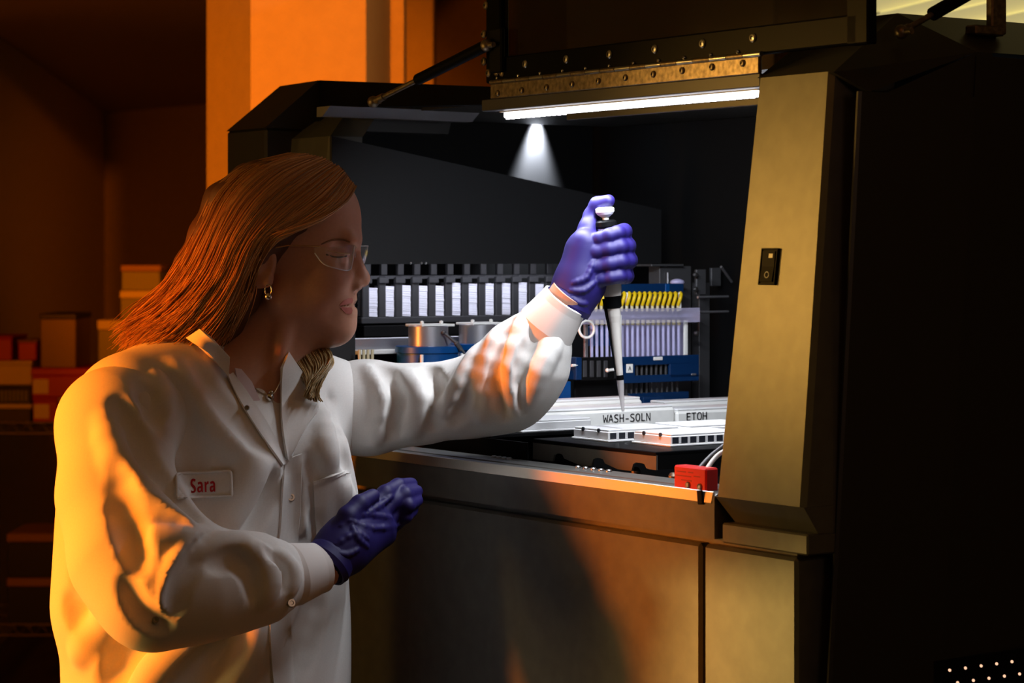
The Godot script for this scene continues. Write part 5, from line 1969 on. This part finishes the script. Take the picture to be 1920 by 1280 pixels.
func make_gloves(t: Node3D) -> void:
	# raised hand closed round the pipette, thumb on its plunger
	var D := PIP_D
	var b := Body.new()
	var a := func(px: float, py: float, dd: float) -> Vector3: return at(px, py, D + dd)
	# palm and wrist
	b.cap(a.call(1071, 567, -0.010), a.call(1084, 535, -0.004), 0.030, 0.031, 0.015)
	b.cap(a.call(1084, 535, -0.002), a.call(1098, 475, 0.002), 0.031, 0.027, 0.02)
	b.cap(a.call(1100, 520, 0.004), a.call(1135, 505, 0.030), 0.024, 0.014, 0.02)
	b.cap(a.call(1098, 470, 0.004), a.call(1140, 448, 0.028), 0.022, 0.013, 0.02)
	b.cap(a.call(1110, 495, 0.018), a.call(1150, 480, 0.032), 0.020, 0.014, 0.02)
	b.cap(a.call(1075, 540, -0.012), a.call(1098, 455, -0.014), 0.022, 0.017, 0.015)
	# fingers: knuckle behind, bend at the right, over the front, tip tucked in at the left
	for q: Array in [
		[1150, 442, 1174, 434, 1160, 435, 1124, 447, 0.0095],
		[1154, 468, 1180, 461, 1165, 461, 1118, 472, 0.0102],
		[1156, 496, 1183, 488, 1166, 489, 1119, 500, 0.0102],
		[1152, 522, 1178, 517, 1163, 517, 1128, 524, 0.0092],
	]:
		var r: float = q[8]
		finger(b, [a.call(q[0] - 10, q[1], 0.030), a.call(q[2] - 4, q[3], 0.014), a.call(q[2] - 6, q[3] + 1, -0.010), a.call(q[4] - 2, q[5] + 1, -0.0235), a.call((q[4] + q[6]) * 0.5, (q[5] + q[7]) * 0.5, -0.0265), a.call(q[6], q[7], -0.0235), a.call(q[6] - 5, q[7] + 1, -0.012)], [r * 1.2, r * 1.15, r * 1.05, r, r, r * 0.95, r * 0.85])
	# thumb
	finger(b, [a.call(1090, 468, -0.004), a.call(1103, 428, 0.008), a.call(1109, 404, 0.015), a.call(1120, 383, 0.010), a.call(1141, 376.5, 0.0)], [0.0165, 0.0138, 0.0112, 0.0106, 0.0090])
	# wrinkles of the glove
	for w: Array in [[[1075, 530], [1100, 520], [1112, 490]], [[1070, 545], [1095, 545], [1115, 530]], [[1066, 556], [1085, 568], [1100, 570]]]:
		fold(b, w, 0.003, 0.0012, 0.004, 1)
	var m := mb(t)
	b.net(m, 0.0028)
	m.lathe(at(1063, 573, D - 0.010), (at(1084, 535, D) - at(1068, 570, D)).normalized(), [[0.0335, -0.006], [0.0350, 0.002], [0.0330, 0.012], [0.0300, 0.02], [0.0310, -0.006], [0.0335, -0.006]], 32)
	put(m, "glove", M.glove, t, "purple nitrile glove gripping the pipette")
	# lower hand, reaching forward along the cabinet
	b = Body.new()
	b.cap(at(618, 1050, 3.095), at(652, 1010, 3.115), 0.031, 0.030, 0.02)
	b.cap(at(640, 1022, 3.11), at(690, 958, 3.155), 0.029, 0.020, 0.02)
	b.cap(at(648, 1035, 3.12), at(712, 985, 3.165), 0.026, 0.019, 0.02)
	b.cap(at(660, 1030, 3.13), at(722, 1004, 3.18), 0.020, 0.014, 0.02)
	finger(b, [at(634, 1008, 3.10), at(652, 968, 3.105), at(674, 944, 3.12), at(699, 929, 3.145)], [0.016, 0.0135, 0.0115, 0.0095])
	for q: Array in [
		[[690, 958, 3.155], [722, 925, 3.175], [746, 911, 3.20], [771, 907, 3.235], 0.0104],
		[[702, 972, 3.16], [736, 940, 3.18], [759, 927, 3.19], [781, 921, 3.225], 0.0106],
		[[712, 988, 3.168], [743, 958, 3.19], [764, 947, 3.185], [782, 938, 3.215], 0.0100],
		[[720, 1003, 3.18], [744, 978, 3.20], [760, 968, 3.19], [774, 957, 3.215], 0.0090],
	]:
		var r: float = q[4]
		finger(b, [at(q[0][0], q[0][1], q[0][2]), at(q[1][0], q[1][1], q[1][2]), at(q[2][0], q[2][1], q[2][2]), at(q[3][0], q[3][1], q[3][2])], [r * 1.25, r * 1.08, r, r * 0.85])
	for w: Array in [[[640, 985], [680, 965], [735, 970]], [[655, 975], [700, 990], [752, 985]], [[630, 1020], [665, 1000], [690, 1010]], [[628, 1035], [650, 1040], [672, 1030]], [[660, 985], [672, 1010], [690, 1025]], [[690, 960], [715, 945], [735, 930]]]:
		fold(b, w, 0.0032, 0.0014, 0.004, 1)
	m = mb(t)
	b.net(m, 0.0030)
	m.lathe(at(612, 1057, 3.09), (at(652, 1010, 3.115) - at(618, 1050, 3.095)).normalized(), [[0.0325, -0.006], [0.0345, 0.002], [0.0325, 0.012], [0.0300, 0.02], [0.0300, -0.006], [0.0325, -0.006]], 32)
	put(m, "glove", M.glove, t, "purple nitrile glove held low by the cabinet front")

func make_legs(t: Node3D, TB: Basis) -> void:
	var b := Body.new()
	for sd: float in [-1.0, 1.0]:
		var hip := at(390, 480, 3.25) + TB.x * sd * 0.09
		b.chain([Vector3(hip.x, 0.72, hip.z), Vector3(hip.x, 0.46, hip.z) + TB.z * 0.01, Vector3(hip.x, 0.10, hip.z) - TB.z * 0.01], [0.085, 0.062, 0.045], 0.02)
	var m := mb(t)
	b.net(m, 0.012)
	put(m, "trousers", M.trousers, t)
	for sd: float in [-1.0, 1.0]:
		var c := at(390, 480, 3.25) + TB.x * sd * 0.09
		b = Body.new()
		b.ell(Vector3(c.x, 0.05, c.z) - TB.z * 0.01, TB, Vector3(0.042, 0.05, 0.055), 0.03)
		b.ell(Vector3(c.x, 0.036, c.z) + TB.z * 0.09, TB, Vector3(0.045, 0.036, 0.09), 0.03)
		m = mb(t)
		b.net(m, 0.009)
		put(m, "shoe", M.black, t)


# ---------------------------------------------------------------- pipette
const PIP_D := 3.28

func make_pipette() -> void:
	var top := at(1134.5, 399, PIP_D)
	var tip := at(1168.5, 775, PIP_D + 0.012)
	var t := thing("pipette", "handheld pipette with white plunger and long tapered shaft held by the purple glove", "pipette", tip)
	var d := (tip - top).normalized()
	var L := top.distance_to(tip)
	var k := L / 380.0          # metres for each picture row of its length
	var y := func(py: float) -> float: return (py - 399.0) * k
	var m := mb(t)
	m.lathe(top, d, [[0.0, y.call(388)], [0.010, y.call(388)], [0.0130, y.call(391)], [0.0130, y.call(397)], [0.0105, y.call(402)], [0.0045, y.call(408)], [0.0042, y.call(422)]], 24)
	put(m, "plunger", M.white, t, "white plunger button")
	m = mb(t)
	m.lathe(top, d, [[0.0, y.call(412)], [0.011, y.call(412)], [0.0145, y.call(416)], [0.0148, y.call(424)], [0.0135, y.call(428)], [0.0, y.call(428)]], 24)
	put(m, "cap_ring", M.black_gloss, t)
	m = mb(t)
	m.lathe(top, d, [[0.0125, y.call(427)], [0.0135, y.call(450)], [0.0135, y.call(520)], [0.0130, y.call(545)], [0.0118, y.call(556)], [0.0, y.call(556)]], 28)
	put(m, "handle", M.pip, t)
	m = mb(t)
	m.lathe(top, d, [[0.0, y.call(555)], [0.0112, y.call(555)], [0.0116, y.call(558)], [0.0112, y.call(577)], [0.0095, y.call(579)], [0.0, y.call(579)]], 28)
	put(m, "collar", M.black_gloss, t)
	m = mb(t)
	m.lathe(top, d, [[0.0090, y.call(578)], [0.0088, y.call(594)], [0.0075, y.call(606)], [0.0062, y.call(650)], [0.0048, y.call(700)], [0.0042, y.call(712)], [0.0, y.call(712)]], 28)
	put(m, "shaft", M.pip, t)
	m = mb(t)
	var sd := d.cross(Vector3(0, 0, 1)).normalized()
	m.tube([top + d * y.call(560) - sd * -0.0125, top + d * y.call(590) - sd * -0.0105, top + d * y.call(620) - sd * -0.0085, top + d * y.call(700) - sd * -0.0055], [0.0022, 0.0022, 0.0016, 0.0013], 8)
	m.lathe(top, d, [[0.0048, y.call(706)], [0.0052, y.call(707)], [0.0052, y.call(715)], [0.0044, y.call(716)]], 20)
	put(m, "ejector", M.black_gloss, t)
	m = mb(t)
	m.lathe(top, d, [[0.0046, y.call(712)], [0.0050, y.call(714)], [0.0046, y.call(728)], [0.0036, y.call(745)], [0.0018, y.call(775)], [0.0, y.call(775)]], 20)
	put(m, "tip", M.tip, t, "clear disposable tip")


# ---------------------------------------------------------------- shelf and boxes at the back left, glowing blind at the right
func shelf_box(called: String, label: String, cat: String, px0: float, px1: float, py0: float, py1: float, d: float, depth: float, body: Material, lid: Material, lid_px: float, tag: Material = null, tag_w := 0.3) -> void:
	var a := at(px0, py1, d)
	var b := at(px1, py0, d)
	var t := thing(called, label, cat, Vector3((a.x + b.x) * 0.5, a.y, -d - depth * 0.5), "boxes on the wire shelf")
	var m := mb(t)
	var lh := lid_px / F * d
	m.box(Vector3((a.x + b.x) * 0.5, (a.y + b.y - lh) * 0.5, -d - depth * 0.5), Vector3(b.x - a.x, b.y - a.y - lh, depth), 0.003)
	put(m, "body", body, t)
	m = mb(t)
	m.box(Vector3((a.x + b.x) * 0.5, b.y - lh * 0.5, -d - depth * 0.5), Vector3(b.x - a.x + 0.006, lh, depth + 0.006), 0.003)
	put(m, "lid", lid, t)
	if tag:
		m = mb(t)
		var w := (b.x - a.x) * tag_w
		m.box(Vector3(a.x + w * 0.5 + 0.003, (a.y + b.y - lh) * 0.5, -d + 0.001), Vector3(w, (b.y - a.y - lh) * 0.66, 0.002), 0.0)
		put(m, "paper_label", tag, t)

func make_shelf() -> void:
	var D := 7.9
	var chrome := mat(Color(0.45, 0.44, 0.42), 0.4, 0.8)
	var x0 := at(-60, 0, D).x
	var x1 := at(330, 0, D).x
	var t := thing("wire_shelf", "chrome wire shelf unit against the dark back wall at left", "shelf", Vector3((x0 + x1) * 0.5, 0, -D - 0.2))
	var m: MB
	for x: float in [x0, x1]:
		for z: float in [-D, -D - 0.42]:
			m = mb(t)
			m.tube([Vector3(x, 0, z), Vector3(x, 1.30, z)], 0.012, 10)
			put(m, "post", chrome, t)
	for y: float in [at(0, 792, D).y, at(0, 1170, D).y]:
		m = mb(t)
		for z: float in [-D + 0.006, -D - 0.426]:
			m.tube([Vector3(x0, y, z), Vector3(x1, y, z)], 0.004, 6)
			m.tube([Vector3(x0, y - 0.035, z), Vector3(x1, y - 0.035, z)], 0.004, 6)
			var n := 14
			for k in n:
				var xa := lerpf(x0, x1, float(k) / n)
				var xb := lerpf(x0, x1, (k + 0.5) / n)
				var xc := lerpf(x0, x1, (k + 1.0) / n)
				m.tube([Vector3(xa, y, z), Vector3(xb, y - 0.035, z), Vector3(xc, y, z)], 0.0025, 5)
		for k in 30:
			var x := lerpf(x0, x1, (k + 0.5) / 30.0)
			m.tube([Vector3(x, y + 0.003, -D + 0.006), Vector3(x, y + 0.003, -D - 0.426)], 0.0022, 5)
		put(m, "wire_deck", chrome, t)
	var red := mat(Color(0.62, 0.03, 0.03), 0.5)
	var pale := mat(Color(0.74, 0.70, 0.56), 0.6)
	var paper := mat(Color(0.80, 0.76, 0.64), 0.8)
	var dark := mat(Color(0.10, 0.09, 0.08), 0.5)
	var navy := mat(Color(0.08, 0.13, 0.30), 0.5)
	var bin := mat(Color(0.45, 0.38, 0.28), 0.5)
	var grey := mat(Color(0.45, 0.47, 0.45), 0.5)
	var tan_ := mat(Color(0.55, 0.42, 0.24), 0.6)
	shelf_box("carton", "lower red carton with a pale label, bottom of the red pair", "box", 62, 108, 745, 791, D, 0.3, red, red, 6, paper, 0.62)
	shelf_box("carton", "wide red carton with a pale label on the shelf, top of the red pair", "box", 60, 172, 690, 744.5, D, 0.3, red, red, 14, paper, 0.26)
	shelf_box("carton", "small pale carton right of the lower red carton", "box", 110, 165, 746, 791, D, 0.3, pale, pale, 5)
	shelf_box("storage_box", "flat pale box lowest at the picture's left edge", "box", -50, 58, 757, 791, D, 0.3, dark, pale, 9)
	shelf_box("tube_rack_box", "black ridged box between pale boxes at the left edge", "box", -50, 58, 722, 756.5, D, 0.3, dark, dark, 6)
	shelf_box("storage_box", "long pale box on the black ridged box at the left edge", "box", -50, 59, 676, 721.5, D, 0.3, pale, pale, 8)
	shelf_box("storage_bin", "brownish clear bin with a dark rim above the red cartons", "bin", 76, 142, 588, 689.5, D + 0.02, 0.28, bin, dark, 10)
	shelf_box("carton", "small red box at the picture's left edge on a pale box", "box", -40, 22, 630, 675.5, D, 0.25, red, red, 5)
	shelf_box("carton", "dark red small box left of the brownish bin", "box", 34, 68, 638, 675.5, D, 0.25, red, tan_, 4)
	shelf_box("storage_box", "pale lidded box behind the shoulder under the grey boxes", "box", 184, 262, 600, 690, D, 0.3, grey, pale, 18)
	shelf_box("storage_box", "pale box hidden mostly by the shoulder", "box", 184, 262, 690.5, 791, D, 0.3, pale, grey, 10)
	shelf_box("storage_box", "grey box with a pale lid beside the hair, lower of two", "box", 226, 305, 545, 599.5, D, 0.28, grey, pale, 14)
	shelf_box("storage_box", "grey box with a pale lid beside the hair, upper of two", "box", 228, 300, 497, 544.5, D, 0.28, grey, tan_, 12)
	shelf_box("storage_bin", "dark blue bin with a pale lid on the lower shelf, upper of two", "bin", 14, 132, 1000, 1083, D, 0.3, navy, tan_, 16)
	shelf_box("storage_bin", "dark blue bin with a pale lid on the lower shelf, lower of two", "bin", 14, 132, 1083.5, 1169, D, 0.3, navy, tan_, 16)
	# ridges of the black box
	var rb: Node3D = get_node("tube_rack_box")
	for k in 7:
		m = MB.new()
		m.off = bases[rb]
		var p := at(4 + k * 7.5, 742, D)
		m.box(Vector3(p.x, p.y, -D + 0.003), Vector3(0.006, 0.036, 0.006), 0.001)
		put(m, "ridge", grey, rb)

func make_blind() -> void:
	var a := Vector2(0.92, -6.0)
	var dir := Vector2(0.24, 0.97).normalized()
	var m := MB.new()
	var o := Vector3(a.x, 0, a.y)
	var u := Vector3(dir.x, 0, dir.y)
	var nn := Vector3(-dir.y, 0, dir.x)
	var B := Basis(u, Vector3.UP, u.cross(Vector3.UP))
	var glow := mat(Color(0.85, 0.82, 0.62), 0.8)
	glow.emission_enabled = true
	glow.emission = Color(0.86, 0.82, 0.58)
	glow.emission_energy_multiplier = 0.55  # light behind the blind put in as glow of panel and slats
	m.box(o + u * 0.7 + Vector3(0, 2.30, 0) - nn * 0.03, Vector3(1.5, 0.86, 0.02), 0.0, B)
	var w := struct(m, "window_1", glow)  # glowing panel in place of a lit window
	for k in 22:
		m = MB.new()
		m.box(o + u * 0.7 + Vector3(0, 1.90 + k * 0.038, 0), Vector3(1.5, 0.034, 0.003), 0.0008, B * Basis(Vector3.RIGHT, 0.5))
		put(m, "glowing_slat", glow, w)
	m = MB.new()
	m.box(o + u * 0.75 - nn * 0.10 + Vector3(0, 1.375, 0), Vector3(1.7, 2.75, 0.1), 0.0, B)
	struct(m, "wall_window_side", M.wall)



func _ready() -> void:
	MX = Transform3D(Basis(Vector3(0.56854436, 0, 0.82265261), Vector3(0, 1, 0), Vector3(-0.82265261, 0, 0.56854436)), Vector3(380.0 / F * 2.85, 0, -2.85))
	make_view()
	make_materials()
	make_lights()
	make_room()
	make_instrument()
	make_inside()
	make_shelf()
	make_blind()
	make_woman()
	make_pipette()
